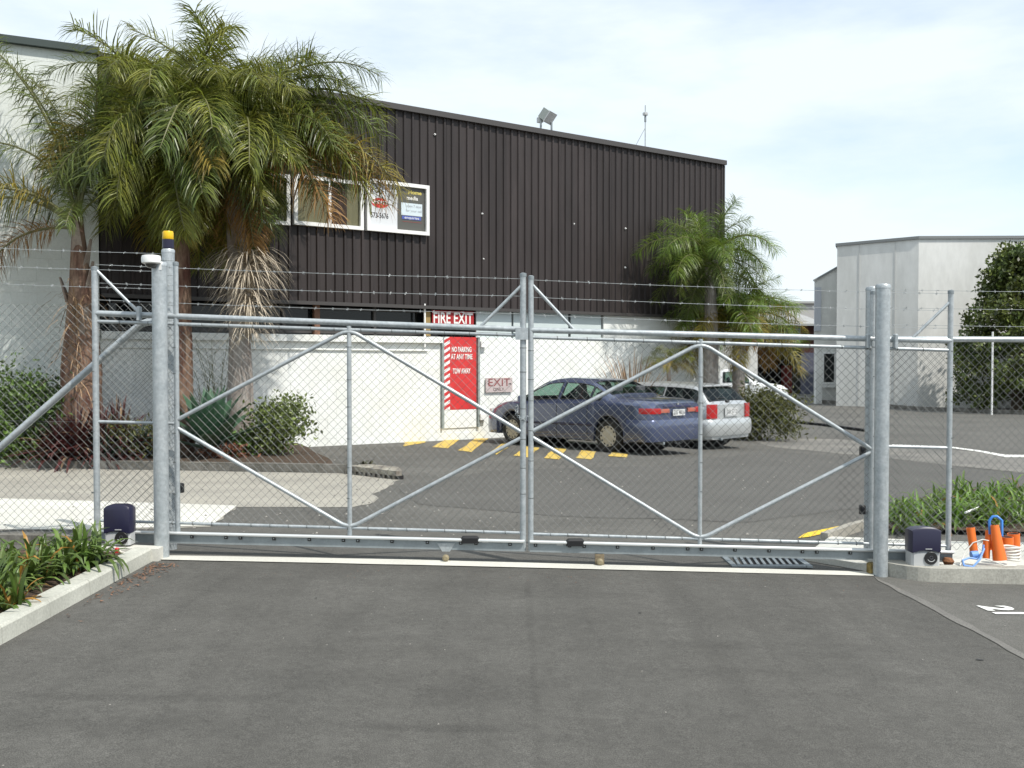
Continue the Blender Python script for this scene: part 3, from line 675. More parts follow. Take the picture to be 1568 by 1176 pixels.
def barbed(mb, a, b, sag=.01, r=.0022, seed=0):
    rd = random.Random(seed); n = 14; P = [a.lerp(b, i / n) - Vector((0, 0, sag * math.sin(math.pi * i / n) + rd.uniform(-.001, .001))) for i in range(n + 1)]
    mb.tube(P, r, 4, False); L = (b - a).length; k = int(L / .115)
    for i in range(1, k):
        t = (i + rd.uniform(-.15, .15)) / k; p = a.lerp(b, t) - Vector((0, 0, sag * math.sin(math.pi * t)))
        mb.tube([p - Vector((.008, 0, 0)), p + Vector((.008, 0, 0))], r * 1.9, 4)
        for _ in range(3):
            d = Vector((rd.uniform(-.5, .5), rd.uniform(-1, 1), rd.uniform(-1, 1))).normalized() * .014
            mb.tube([p - d, p + d], r * .55, 3, False)
def pipe(parent, name, pts, dia, m=galv, n=12): return MB().tube(pts, dia / 2, n).build(name, m, parent, True)
def elbow(a, c, b, k=6, r=.09):
    """a -> rounded corner at c -> b"""
    a, c, b = Vector(a), Vector(c), Vector(b); p = c + (a - c).normalized() * r; q = c + (b - c).normalized() * r
    return [a] + [p.lerp(c, t).lerp(c.lerp(q, t), t) for t in [i / k for i in range(k + 1)]] + [b]
def beam(parent, a, b, h, d):
    dx = (b - a); n_ = 8; prof = [(-d / 2, -h), (-d / 2, -.012), (-d / 2 + .01, -.003), (-d / 2 + .022, 0), (d / 2 - .022, 0), (d / 2 - .01, -.003), (d / 2, -.012), (d / 2, -h), (d / 2 - .008, -h), (d / 2 - .008, -.02), (-d / 2 + .008, -.02), (-d / 2 + .008, -h)]
    mb = MB(); n = len(prof)
    mb.add([(a.x, a.y + y, a.z + z) for y, z in prof] + [(b.x, b.y + y, b.z + z) for y, z in prof],
           [(i, (i + 1) % n, n + (i + 1) % n, n + i) for i in range(n)])
    bo = mb.build('bottom_beam', galv_d, parent, True, fix=True)
    o_ = Vector((0, -d / 2 - .020, -.004)); MB().tube([a + o_, b + o_], .0125, 12).build('beam_lip', mat('bright_zinc', (.66, .68, .68), .3, .3), bo, True)
    return bo

def leaf(cfg, label):
    g = empty('sliding_gate', (gp(cfg['front'][0], 845).x, GD, gz(gp(cfg['front'][0], 845).x, GD)), label, 'gate', 'pair of sliding gates')
    for (x, yt, yb, dpx) in cfg['stiles']:
        a, b = gp(x + cfg.get('lean', 0), yt), gp(x, yb); b.x = a.x
        pipe(g, 'stile', [b, a], dpx * GD / F, galv)
        MB().lathe([(dpx * GD / F / 2 + .003, -.02), (dpx * GD / F / 2 + .003, .006), (.01, .012)], a, (0, 0, 1), 12).build('stile_cap', galv_d, g, True) if yt < 470 else None
    for nm, (a, b, dpx) in cfg['rails'].items():
        pipe(g, nm.split('#')[0], [gp(*a), gp(*b)], dpx * GD / F, galv)
    for pts, dpx in cfg['braces']:
        P = [gp(*p, GD - .002) for p in pts]
        pipe(g, 'brace', elbow(*P) if len(P) == 3 else P, dpx * GD / F, galv)
    a, b = gp(*cfg['beam'][0]), gp(*cfg['beam'][1]); bo = beam(g, a, b, .088, .06)
    for px in cfg['bolts']:
        t = (gp(px, 800).x - a.x) / (b.x - a.x); p = a.lerp(b, t)
        MB().rbox(p + Vector((0, -.036, -.03)), (.026, .014, .026), .003).build('bolt', black, bo)
        MB().lathe([(.006, 0), (.004, .006)], p + Vector((0, -.043, -.03)), (0, -1, 0), 6).build('bolt_head', galv, bo)
    for px, flip in cfg['stops']:
        t = (gp(px, 800).x - a.x) / (b.x - a.x); p = a.lerp(b, t)
        st = MB().rbox(p + Vector((0, -.04, .0)), (.142, .06, .055), .014).build('end_stop', black, g)
        MB().box(p + Vector((.12 * flip, -.032, -.02)), (.05, .012, .014)).build('stop_plate', greyp, st)
    # mesh between second rail and bottom rail
    r0, r1 = cfg['rails']['mesh_rail'][:2]; c0, c1 = cfg['rails']['bottom_rail'][:2]
    R0, R1, C0, C1 = gp(*r0), gp(*r1), gp(*c0), gp(*c1)
    zt = lambda x: R0.z + (R1.z - R0.z) * (x - R0.x) / (R1.x - R0.x); zb = lambda x: C0.z + (C1.z - C0.z) * (x - C0.x) / (C1.x - C0.x)
    for x0, x1 in cfg['meshes']:
        mb = MB(); chain(mb, gp(x0, 600).x, gp(x1, 600).x, zb, zt, GD + .018); tag(mb.build('chain_link_mesh', wire_m, g), kind='stuff')
    # tie wires along rails
    tw = MB(); rd = random.Random(3)
    for (q0, q1, st_) in ((R0, R1, .21), (C0, C1, .15)):
        k = int((q1 - q0).length / st_)
        for i in range(1, k):
            p = q0.lerp(q1, (i + rd.uniform(-.1, .1)) / k); tw.lathe([(.0165, -.003), (.0175, 0), (.0165, .003)], p, (1, 0, .1), 8, False)
    for (x, yt, yb, dpx) in cfg['stiles']:
        for i in range(6):
            p = gp(x + cfg.get('lean', 0), 530 + i * 45 + rd.uniform(-8, 8)); rr_ = dpx * GD / F / 2 + .002; tw.lathe([(rr_, -.003), (rr_ + .001, 0), (rr_, .003)], p, (0, 0, 1), 8, False)
    tag(tw.build('tie_wire', wire_m, g), kind='stuff')
    for i, (a, b) in enumerate(cfg['wires']):
        mb = MB(); barbed(mb, gp(*a), gp(*b), seed=i + 5); mb.build('barbed_wire', barb_m, g)
    return g
left = dict(front=(800, 0), stiles=[(145, 410, 826, 9.5), (269, 403, 815, 7.8), (534.5, 499, 820, 7), (801, 420, 843, 9.6)],
    rails={'top_rail': ((145, 479.5), (801, 504.5), 9), 'mesh_rail': ((145, 492), (801, 513.5), 5.5), 'bottom_rail': ((145, 797), (801, 816), 4.5), 'mid_bar': ((145, 645.5), (269, 648.5), 5)},
    braces=[([(271, 643), (534.5, 504), (797, 661)], 6.5), ([(271, 655), (534.5, 809), (797, 671)], 6.2), ([(148, 414), (213, 479)], 4.6), ([(799, 437), (737, 499)], 5)],
    beam=((145, 811), (803, 826.5)), bolts=[296, 348, 370, 421, 475, 527, 549, 601, 655, 706, 729, 781], stops=[(720, 1)],
    meshes=[(148, 798)], wires=[((147, 405), (801, 427)), ((147, 433), (801, 453.5)), ((147, 459), (801, 480.5))])
GL = leaf(left, 'galvanised chain link sliding gate on the left, behind the camera topped post')
right = dict(front=(812, 0), lean=2, stiles=[(811, 424, 843, 8.6), (1071, 519, 838, 6.5), (1335, 447, 856, 7.5), (1454, 446, 862, 8.2)],
    rails={'top_rail': ((813, 505.5), (1456, 522), 9), 'mesh_rail': ((813, 516.5), (1456, 536.5), 5.5), 'bottom_rail': ((813, 817.5), (1456, 836), 4.5), 'mid_bar': ((1337, 683), (1456, 686), 5)},
    braces=[([(816, 660), (1074, 525), (1333, 687)], 6.5), ([(816, 670), (1072, 826), (1333, 693)], 6.2), ([(1455, 462), (1396, 519)], 4.6), ([(816, 437), (878, 504)], 5)],
    beam=((811, 827), (1456, 843)), bolts=[820, 872, 894, 945, 999, 1052, 1073, 1124, 1176, 1227, 1249, 1300], stops=[(880, -1)],
    meshes=[(816, 1454)], wires=[((813, 428.5), (1455, 450)), ((813, 455), (1455, 476)), ((813, 482), (1455, 503))])
GR = leaf(right, 'galvanised chain link sliding gate on the right, reaching past the drain grate')
# hanging chain joining the leaves
ch = MB(); c0 = gp(797, 640, GD - .04)
for k in range(9):
    t = k / 8; p = gp(794 + 13 * t, 638 + 5 * math.sin(t * 3), GD - .035); ang = t * 1.5
    ch.lathe([(.010, -.003), (.013, 0), (.010, .003), (.007, 0)], p, (math.sin(k * 1.57), math.cos(k * 1.57), .4), 8, False)
for k in range(6):
    p = gp(791 + (k % 2) * 1.5, 634 - k * 2.5, GD - .03); ch.lathe([(.010, -.003), (.013, 0), (.010, .003), (.007, 0)], p, (math.sin(k * 1.57), math.cos(k * 1.57), .4), 8, False)
chn = ch.build('lock_chain', galv, loc=c0, smooth=True); tag(chn, 'short steel lock chain hanging between the two gate leaves', 'chain')
MB().box(gp(799, 511, GD - .03), (.10, .02, .095)).build('latch_plate', galv, GL)
# posts
def post(px_t, yt, px_b, yb, D, dpx, label, capm=galv):
    a = at((px_t + px_b) / 2, yt, D); b = at((px_t + px_b) / 2, yb, D); r = dpx * D / F / 2
    zg = gz(a.x, D)
    o = empty('gate_post', (a.x, D, zg), label, 'post', 'guide posts of the gates')
    MB().tube([(a.x, D, zg - .05), (a.x, D, a.z)], r, 24, True).build('shaft', galv, o, True)
    MB().lathe([(r + .002, -.025), (r + .003, -.005), (r * .9, .008), (.01, .014)], a, (0, 0, 1), 20).build('cap', capm, o, True)
    return o, a
pf, pfa = post(242, 403, 246, 850, 7.60, 22.5, 'stout galvanised front post at the left gate carrying a dome camera')
pb, pba = post(257.5, 383, 257.5, 840, 7.95, 19, 'rear galvanised post at the left gate carrying the yellow beacon')
qf, qfa = post(1354, 437, 1350, 878, 7.60, 22, 'stout galvanised front post at the right gate beside the kerb end')
qb, qba = post(1336, 441, 1335, 850, 7.95, 18.5, 'rear galvanised post at the right gate carrying black sensor boxes')
for o, a, D in ((pb, pba, 7.95), (pf, pfa, 7.60)):
    t = MB()
    for k in range(8):
        z = a.z - .09 - k * .12; t.lathe([(.0505 if o is pb else .058, -.002), (.052 if o is pb else .0595, 0), (.0505 if o is pb else .058, .002)], (a.x, D, z), (0, .05, 1), 16, False)
    if o is pb: tag(t.build('tie_wire', wire_m, o), kind='stuff')
# roller brackets at the posts
for px, py, lab in ((213, 480, 0), (1371, 522, 0), (1329, 522, 0)):
    p = gp(px, py, GD - .03); MB().rbox(p, (.03, .05, .11), .006).build('roller_bracket', galv, qf if px > 700 else pf)
# dome camera
p = at(231.5, 398, 7.53); dc = empty('dome_camera', p, 'white dome security camera on the left front post', 'camera')
MB().lathe([(.055, .035), (.068, .032), (.073, .01), (.071, -.022), (.058, -.03)], p, (0, 0, 1), 24).build('housing', white_p, dc, True)
MB().lathe([(.046, -.028), (.043, -.045), (.03, -.058), (.01, -.064)], p, (0, 0, 1), 20).build('dome', mat('smoked_dome', (.05, .05, .045), .12, coat=.5), dc, True)
MB().box(p + Vector((.045, .05, -.05)), (.05, .07, .05)).build('mount_arm', white_p, dc)
# beacon
p = Vector((pba.x, 7.95, pba.z + .014)); bc = empty('warning_beacon', p, 'yellow lens warning beacon with dark blue base on the left rear post', 'beacon')
MB().lathe([(.046, 0), (.046, .07), (.043, .072)], p, (0, 0, 1), 24).build('base', navy, bc, True)
MB().lathe([(.041, .072), (.044, .078), (.043, .125), (.038, .138), (.01, .142)], p, (0, 0, 1), 24).build('lens', amber, bc, True)
# sensor boxes
for px, py, D, lab in ((277, 747, 7.87, 'small black sensor box low behind the left gate'), (1321, 690, 7.9, 'upper of two black sensor boxes on the right rear post'), (1320.5, 780, 7.9, 'lower of two black sensor boxes on the right rear post')):
    p = at(px, py, D); e = empty('sensor_box', p, lab, 'sensor')
    MB().rbox(p, (.045, .05, .075), .008).build('case', black, e)
    MB().lathe([(.012, 0), (.010, .004)], p + Vector((-.002, -.025, .01)), (0, -1, 0), 10).build('eye', mat('sensor_eye', (.03, .03, .035), .1), e)
    MB().box(p + Vector((-.03 if px < 500 else .03, .01, 0)), (.03, .02, .03)).build('bracket', galv_d, e)
# gate motors
def motor(px0, px1, yt, yb, D, dial_px, label, round_):
    a = at((px0 + px1) / 2, yb, D); w = (px1 - px0) * D / F; h = (yb - yt) * D / F; d = w * .62; hb = h * (.33 if round_ else .40)
    e = empty('gate_motor', a, label, 'gate motor', 'gate motors')
    MB().rbox(a + Vector((0, d / 2, hb / 2)), (w, d, hb), .016).build('base', greyp, e)
    mb = MB(); n = 12; prof = []
    hw = w / 2 + .002
    for k in range(n + 1):
        t = -1 + 2 * k / n; prof.append((hw * math.copysign(abs(t) ** .8, t), h - .001 - (.032 if round_ else .024) * abs(t) ** (3.0 if round_ else 2.2)))
    low = [(-hw, hb - .012), (-hw * .5, hb + .004), (0, hb + .008), (hw * .5, hb + .004), (hw, hb - .012)]
    ring = prof + low[::-1]
    m_ = len(ring); ys = [(-.004, 1.0), (-.012, .97), (d * .5, 1.0), (d + .004, .95)]
    layers = [(-.012, .96, .012), (-.003, 1.0, 0), (d * .55, 1.0, 0), (d, .97, .008), (d + .008, .9, .02)]
    vs = []
    for (yy, sc_, dz) in layers:
        for (x, z) in ring:
            vs.append((a.x + x * sc_, a.y + yy, a.z + (z - dz if z > h * .5 else z)))
    fs = [tuple(range(m_ - 1, -1, -1)), tuple(range((len(layers) - 1) * m_, len(layers) * m_))]
    for k in range(len(layers) - 1):
        fs += [(k * m_ + i, k * m_ + (i + 1) % m_, (k + 1) * m_ + (i + 1) % m_, (k + 1) * m_ + i) for i in range(m_)]
    mb.add(vs, fs); mb.build('cover', navy, e, 50, fix=True)
    dx = (dial_px - (px0 + px1) / 2) * D / F; r = .050; c = a + Vector((dx, -.002, hb * .55))
    MB().lathe([(r, -.004), (r, .006), (r * .93, .009), (.002, .009)], c, (0, -1, 0), 28).build('dial', black, e, True)
    ms = MB(); rr_ = r * .58; ms.tube([c + Vector((rr_ * math.cos(t), -.0105, rr_ * math.sin(t) + .004)) for t in np.linspace(R(205), R(335), 10)], .0028, 5)
    ms.build('dial_arc', greyp, e)
    ms = MB().tube([c + Vector((.012 * math.cos(t), -.0105, .012 * math.sin(t) + .006)) for t in np.linspace(0, 2 * math.pi, 14)], .0018, 4); ms.build('dial_ring', mat('dial_grey', (.10, .10, .12), .4), e)
    MB().box(a + Vector((dx * .4, -.014, hb + .018)), (.05, .003, .006)).build('name_strip', greyp, e)
    return e
ML = motor(159.5, 199, 772, 835, 7.48, 186.5, 'navy domed gate motor at the left gate beside the strappy plants', True)
MR = motor(1396, 1440, 807, 868, 7.50, 1425, 'navy domed gate motor on the right kerb beside orange pipes', False)
cb = MB(); P0_ = at(175, 838, 7.42); P1_ = at(236, 840, 7.58)
cb.tube([P0_, at(186, 846, 7.40), at(205, 849, 7.40), at(222, 846, 7.45), P1_], .009, 8)
cbo = cb.build('white_conduit', offw, loc=P0_, smooth=True); tag(cbo, 'white cable conduit looping from left motor to the post', 'cable')
tag(MB().lathe([(.008, 0), (.014, .0), (.019, .04), (.014, .045)], at(178, 848, 7.38), (.2, 0, 1), 10).build('red_cap', mat('red_plastic', (.5, .03, .03), .5), loc=at(178, 848, 7.38), smooth=True), 'small red plastic cap under the left motor', 'cap')
# guide rollers under the beams
for px, py, lab in ((683, 845, 'zinc guide bracket under the left gate beam'), (918, 852, 'rusty guide bracket under the right gate beam')):
    p = gp(px, py, GD - .02); e = empty('guide_bracket', (p.x, p.y, gz(p.x, p.y)), lab, 'bracket'); z0 = gz(p.x, p.y)
    if px < 800:
        q = MB(); a = gp(px, 832, GD - .035); q.add([(a.x - .07, a.y, a.z), (a.x + .07, a.y, a.z), (a.x + .03, a.y, a.z - .065), (a.x - .03, a.y, a.z - .065), (a.x - .07, a.y + .03, a.z), (a.x + .07, a.y + .03, a.z), (a.x + .03, a.y + .03, a.z - .065), (a.x - .03, a.y + .03, a.z - .065)],
            [(0, 3, 2, 1), (4, 5, 6, 7), (3, 7, 6, 2), (0, 4, 7, 3), (1, 2, 6, 5), (0, 1, 5, 4)]); q.build('plate', galv, e)
    else:
        MB().box((p.x, p.y, z0 + .045), (.07, .05, .09)).build('plate', mat('rusty_zinc', (.24, .19, .12), .7, var=.4, vscale=40), e)
    MB().lathe([(.022, 0), (.027, .01), (.027, .03), (.015, .04)], (p.x, p.y - .02, z0 + .035), (0, -1, 0), 14).build('roller', mat('brass_roller', (.24, .20, .12), .6), e, True)
p = at(1334, 866, 7.66); e = empty('catch_block', (p.x, p.y, gz(p.x, p.y)), 'small yellow catch block at the foot of the right posts', 'bracket')
MB().rbox((p.x, p.y, gz(p.x, p.y) + .045), (.055, .07, .09), .01).build('block', mat('catch_yellow', (.28, .20, .06), .7, var=.6, vscale=30), e)

# side fences
FD = 8.02
lf_ = empty('chain_link_fence', (at(60, 815, FD).x, FD, gz(-3.7, FD)), 'chain link fence with barbed wire left of the gates', 'fence')
xa, xb = at(-260, 600, FD).x, at(257, 600, FD).x
zt_ = lambda x: at(0, 465, FD).z; 
mb = MB(); chain(mb, xa, xb, lambda x: gz(x, FD) + .06, zt_, FD); tag(mb.build('chain_link_mesh', wire_m, lf_), kind='stuff')
for i, (ya, yb_) in enumerate(((379, 389), (408, 416), (434, 443))):
    mb = MB(); barbed(mb, at(-260, ya - 12, FD), at(257, yb_, FD), seed=30 + i); mb.build('barbed_wire', barb_m, lf_)
mb = MB(); mb.tube([at(-260, 640, FD), at(257, 648, FD)], .0018, 4); mb.build('strain_wire', wire_m, lf_)
br = [at(-160, 826, FD - .03), at(205, 505, FD - .03), at(216, 496.5, FD - .03), at(226, 493, FD - .03), at(250, 493, FD - .03)]
MB().tube(br, .029, 14).build('brace_pipe', galv, lf_, True)
MB().tube([(xa + .05, FD, gz(xa, FD)), (xa + .05, FD, at(0, 375, FD).z)], .03, 12).build('post', galv, lf_, True)
rf_ = empty('chain_link_fence', (at(1500, 860, FD).x, FD, gz(3.8, FD)), 'chain link fence with thick top rail right of the gates', 'fence')
xa, xb = at(1340, 600, FD).x, at(1860, 600, FD).x
mb = MB(); chain(mb, xa, xb, lambda x: gz(x, FD) + .14, lambda x: at(1500, 523, FD).z, FD); tag(mb.build('chain_link_mesh', wire_m, rf_), kind='stuff')
pipe(rf_, 'top_rail', [at(1340, 519, FD), at(1860, 521, FD)], .048)
for i, y in enumerate((445.5, 473, 499)):
    mb = MB(); barbed(mb, at(1345, y - 2, FD), at(1860, y + 1, FD), seed=40 + i); mb.build('barbed_wire', barb_m, rf_)
MB().tube([(xb - .05, FD, gz(xb, FD)), (xb - .05, FD, at(1500, 437, FD).z)], .03, 12).build('post', galv, rf_, True)

# ------------------------------------------------------------------ kerbs, beds, drain
def kerb_run(name, label, x0, x1, y0, y1, h, n, m):
    e = empty(name, (0.5 * (x0 + x1), y0, gz(x0, y0)), label, None); del_ = None
    e['kind'] = 'structure'
    for k in range(n):
        a, b = y0 + (y1 - y0) * k / n + .002, y0 + (y1 - y0) * (k + 1) / n - .002
        z = lambda x, y: gz(x, y) + h + 0.0
        mb = MB(); c = .014; j = random.uniform(-.002, .002)
        prof = [(x0 + j, -.1), (x0 + j, h), (x1 + j - c, h), (x1 + j, h - c), (x1 + .012 + j, -.1)]; L = len(prof)
        mb.add([(x, a, gz(x, a) + zz) for x, zz in prof] + [(x, b, gz(x, b) + zz) for x, zz in prof], [(i, (i + 1) % L, L + (i + 1) % L, L + i) for i in range(L)] + [tuple(range(L - 1, -1, -1)), tuple(range(L, 2 * L))])
        mb.build('kerb_stone', m, e, fix=True)
    return e
kerb_run('kerb', 'pale concrete kerb edging the left planting bed', -2.885, -2.755, 2.5, 7.46, .105, 9, mat('kerb_concrete', (.50, .50, .44), .88, col2=(.40, .40, .35), vscale=2.5, fine=.12, fscale=60, bump=.25, bscale=90, spec=.3))
bp = [(-2.885, 2.5), (-2.885, 7.40), (-3.6, 7.42), (-9, 7.4), (-9, 2.5)]
drape('planting_bed', bp, soil, .075, label='brown mulch bed behind the left kerb')
MB_ = MB().prism([(-2.9, 7.44), (-2.70, 7.44), (-2.70, 7.56), (-3.35, 7.60), (-3.35, 7.44)], lambda x, y: gz(x, y) - .05, lambda x, y: gz(x, y) + .10)
tag(MB_.build('motor_pad', conc_w), 'concrete pad under the left gate motor', kind='structure')
nb = MB().prism([(-9, 7.95), (-3.25, 7.95), (-3.25, 8.09), (-9, 8.09)], lambda x, y: gz(x, y) - .05, lambda x, y: gz(x, y) + .09)
tag(nb.build('nib_wall', conc_d), 'low concrete footing under the left fence', kind='structure')
# right island: kerb with rounded end, path, bed
isl = []
for t in np.linspace(R(180), R(270), 8): isl.append((3.26 + .37 * math.cos(t), 7.74 + .33 * math.sin(t)))
isl += [(9, 7.42), (9, 7.56), (3.30, 7.56)] 
for t in np.linspace(R(270), R(180), 6): isl.append((3.30 + .22 * math.cos(t), 7.74 + .18 * math.sin(t)))
isl += [(3.08, 7.9), (2.89, 7.9)]
kb = empty('kerb', (3.2, 7.45, gz(3.2, 7.45)), 'concrete kerb with rounded end at the right gate', None); kb['kind'] = 'structure'
MB().prism(isl, lambda x, y: gz(x, y) - .1, lambda x, y: gz(x, y) + .105).build('kerb_stone', mat('kerb_concrete_grey', (.42, .41, .36), .9, col2=(.31, .30, .265), vscale=3, fine=.15, fscale=60, bump=.3, bscale=90, spec=.3), kb, fix=True)
drape('kerb_soil', [(3.05, 7.565), (9, 7.565), (9, 7.80), (3.05, 7.80)], soil, .06, label='strip of dirt behind the right kerb')
pth = MB().prism([(2.45, 8.15), (2.86, 7.72), (3.30, 7.70), (9, 7.72), (9, 8.85), (4.2, 8.95), (2.95, 9.05)], lambda x, y: gz(x, y) - .05, lambda x, y: gz(x, y) + .05)
tag(pth.build('footpath', conc_w, fix=True), 'bright concrete path behind the right gate motor', kind='structure')
strip3('path_edge', [(1262, 831), (1305, 815), (1345, 805)], .07, .09, conc, 'pale concrete edging beside the yellow line')
bed = pg([(1340, 818), (1345, 790), (1420, 765), (1500, 752), (1700, 745), (1800, 830), (1568, 822), (1440, 818)])
drape('planting_bed', bed, soil, .05, label='mulch bed with green plants behind the right fence')
# drain grate in the driveway
gq = pg([(1105, 854), (1222, 855), (1240, 870), (1122, 868)])
gc = Vector((sum(p[0] for p in gq) / 4, sum(p[1] for p in gq) / 4, 0)); gc.z = gz(gc.x, gc.y)
dg = empty('drain_grate', gc, 'steel drain grate set in the driveway under the right gate', 'drain')
wdt, dpt = .58, .36
MB().add([gc + Vector((sx_ * wdt / 2, sy_ * dpt / 2, .004)) for sx_, sy_ in ((-1, -1), (1, -1), (1, 1), (-1, 1))], [(0, 1, 2, 3)]).build('pit', dark, dg)
fm = MB()
for s_ in (-1, 1):
    fm.box(gc + Vector((s_ * (wdt / 2 + .01), 0, .010)), (.045, dpt + .07, .018)); fm.box(gc + Vector((0, s_ * (dpt / 2 + .005), .010)), (wdt - .03, .045, .017))
fm.build('frame', galv_d, dg)
for k in range(10):
    x = -wdt / 2 + .055 + k * (wdt - .09) / 9.4; MB().box(gc + Vector((x, 0, .013)), (.022, dpt - .04, .012), Matrix.Rotation(R(-6), 3, 'Z')).build('bar', galv_d, dg)
# painted bay number
n0 = gnd(1534, 936)
num = text('bay_number', '21', whl, .29, None, Matrix.Identity(4), ext=.0005, font_bold=.012)
for v in num.data.vertices:
    p = Matrix.Rotation(R(-84), 3, 'Z') @ v.co; v.co = (p.x, p.y * .9, gz(p.x + n0.x, p.y + n0.y) - gz(n0.x, n0.y) + .005 + v.co.z)
num.location = n0; num['kind'] = 'structure'; num['label'] = 'white painted number 21 on the parking bay at right'

# back-left garden: kerb, soil, sump
gk = [(-420, 713), (-150, 714.5), (0, 716), (140, 718), (276, 720.5), (400, 722.5), (528, 725)]
P = [gnd(*p) for p in gk]; gke = empty('kerb', P[3], 'dark weathered kerb in front of the palm garden', None); gke['kind'] = 'structure'
for a, b in zip(P[:-1], P[1:]):
    n = max(1, int((b - a).length / .9))
    for k in range(n):
        p, q = a.lerp(b, k / n), a.lerp(b, (k + 1) / n); d = (q - p).normalized(); p = p + d * .003; q = q - d * .003; nn = Vector((-d.y, d.x, 0)) * .15; j = random.uniform(-.008, .008)
        MB().prism([(p.x, p.y), (q.x, q.y), (q.x + nn.x, q.y + nn.y), (p.x + nn.x, p.y + nn.y)], lambda x, y: gz(x, y) - .1, lambda x, y: gz(x, y) + .125 + j).build('kerb_stone', conc_d, gke, fix=True)
ga = pg([(-420, 711), (0, 712.5), (276, 717), (510, 720), (506, 712), (480, 700), (470, 692)]) + [tuple((WMb @ Vector((3.7, -.05, 0)))[:2]), tuple((WMb @ Vector((0, -.05, 0)))[:2]), tuple((LO + Vector((-1, -.6, 0)))[:2])]
drape('garden_bed', ga, soil, .10, label='dark mulch garden bed under the palms by the buildings')
a, b = gnd(530, 726), gnd(607, 735); sm = empty('sump', (a + b) / 2, 'concrete kerb sump with a row of drain holes', 'drain'); d = (b - a); ang = math.atan2(d.y, d.x); Rz = Matrix.Rotation(ang, 3, 'Z')
nn = Rz @ Vector((0, 1, 0)); lid = [(a.x, a.y), (b.x, b.y), ((b + nn * .1).x, (b + nn * .1).y), ((a.lerp(b, .6) + nn * .42).x, (a.lerp(b, .6) + nn * .42).y), ((a + nn * .42).x, (a + nn * .42).y)]
MB().prism(lid, lambda x, y: gz(x, y) + .055, lambda x, y: gz(x, y) + .125).build('lid', mat('sump_concrete', (.36, .34, .28), .9, col2=(.14, .12, .10), vscale=6, fine=.2, fscale=40, bump=.4), sm, fix=True)
MB().prism([(p[0] + nn.x * .03, p[1] + nn.y * .03) for p in lid], lambda x, y: gz(x, y) - .05, lambda x, y: gz(x, y) + .054).build('pit', dark, sm, fix=True)
for k in range(11):
    p = a.lerp(b, k / 10.5); MB().box((p.x, p.y + .01, gz(p.x, p.y) + .01), (.042, .05, .088), Rz).build('tooth', conc_d, sm)

# ------------------------------------------------------------------ plants
def leafmesh(V, Fc, name, mats, idx=None):
    me = bpy.data.meshes.new(name); me.from_pydata(V, [], Fc)
    for m in mats: me.materials.append(m)
    if idx is not None: me.polygons.foreach_set('material_index', idx)
    me.update(); return me
def frond_mesh(L, elev, droop, npair, lmax, m, seed, plum=1.35, gdroop=.8, lw=.022, petiole=.16):
    rd = random.Random(seed); ns = 26; P = []; T = []; x = z = 0.0
    for i in range(ns + 1):
        s = i / ns; a = elev - droop * s ** 1.25; P.append(Vector((x, 0, z))); T.append(Vector((math.cos(a), 0, math.sin(a)))); x += math.cos(a) * L / ns; z += math.sin(a) * L / ns
    tw = rd.uniform(-.3, .3)
    P = [p + Vector((0, tw * (i / ns) ** 2 * L * .3, 0)) for i, p in enumerate(P)]
    st = MB(); st.tube(P, [.030 * (1 - i / ns) ** .8 + .005 for i in range(ns + 1)], 5, False)
    V = [tuple(v) for v in st.v]; Fc = list(st.f); idx = [0] * len(Fc)
    for k in range(npair):
        s = petiole + (1 - petiole) * (k + rd.random()) / npair; i = min(int(s * ns), ns - 1); f_ = s * ns - i; p = P[i].lerp(P[i + 1], f_); t = T[i].lerp(T[min(i + 1, ns)], f_).normalized()
        q = (s - petiole) / (1 - petiole); ln = lmax * (.45 + .55 * math.sin(math.pi * min(1, q * .85 + .12)) ** .7) * rd.uniform(.8, 1.1)
        up = Vector((-t.z, 0, t.x))
        for sgn in (-1, 1):
            d = (Vector((0, sgn, 0)) + t * (.35 + .75 * q) + up * rd.uniform(-plum, plum + .25)).normalized()
            wv = d.cross(up).normalized() if abs(d.dot(up)) < .95 else t
            wv = (wv * .8 + t * .5 + up * rd.uniform(-.4, .4)); wv = (wv - d * wv.dot(d)).normalized() * lw * rd.uniform(.8, 1.2)
            g1 = gdroop * rd.uniform(.6, 1.4); cur = p; dd = d.copy(); b = len(V); pts = []
            for j in range(4):
                pts.append(cur); cur = cur + dd * ln / 3; dd = (dd + Vector((0, 0, -g1 * .62))).normalized()
            wd = [.55, 1, .8]
            for j in range(3): V += [tuple(pts[j] - wv * wd[j] / 2), tuple(pts[j] + wv * wd[j] / 2)]
            V.append(tuple(pts[3])); Fc += [(b, b + 1, b + 3, b + 2), (b + 2, b + 3, b + 5, b + 4), (b + 4, b + 5, b + 6)]; idx += [1] * 3
    return leafmesh(V, Fc, 'frond', [rach, m], idx)
FROND = {}
def frond_var(kind, m, lw=.0165, lm=.70, n=5):
    if (kind, m.name) not in FROND:
        pr = {'up': (2.6, R(82), R(70)), 'mid': (2.75, R(60), R(118)), 'out': (2.7, R(34), R(112)), 'low': (2.5, R(0), R(84)), 'hang': (2.1, R(-42), R(44)), 'reach': (3.1, R(16), R(88)), 'arch': (3.5, R(76), R(112)), 'feather': (3.6, R(86), R(46))}[kind]
        FROND[(kind, m.name)] = [frond_mesh(pr[0], pr[1] + random.uniform(-.1, .1), pr[2] + random.uniform(-.15, .15), 128, lm, m, hash((kind, i)) % 9999 if False else len(kind) * 131 + i * 17 + len(m.name), lw=lw) for i in range(n)]
    return FROND[(kind, m.name)]
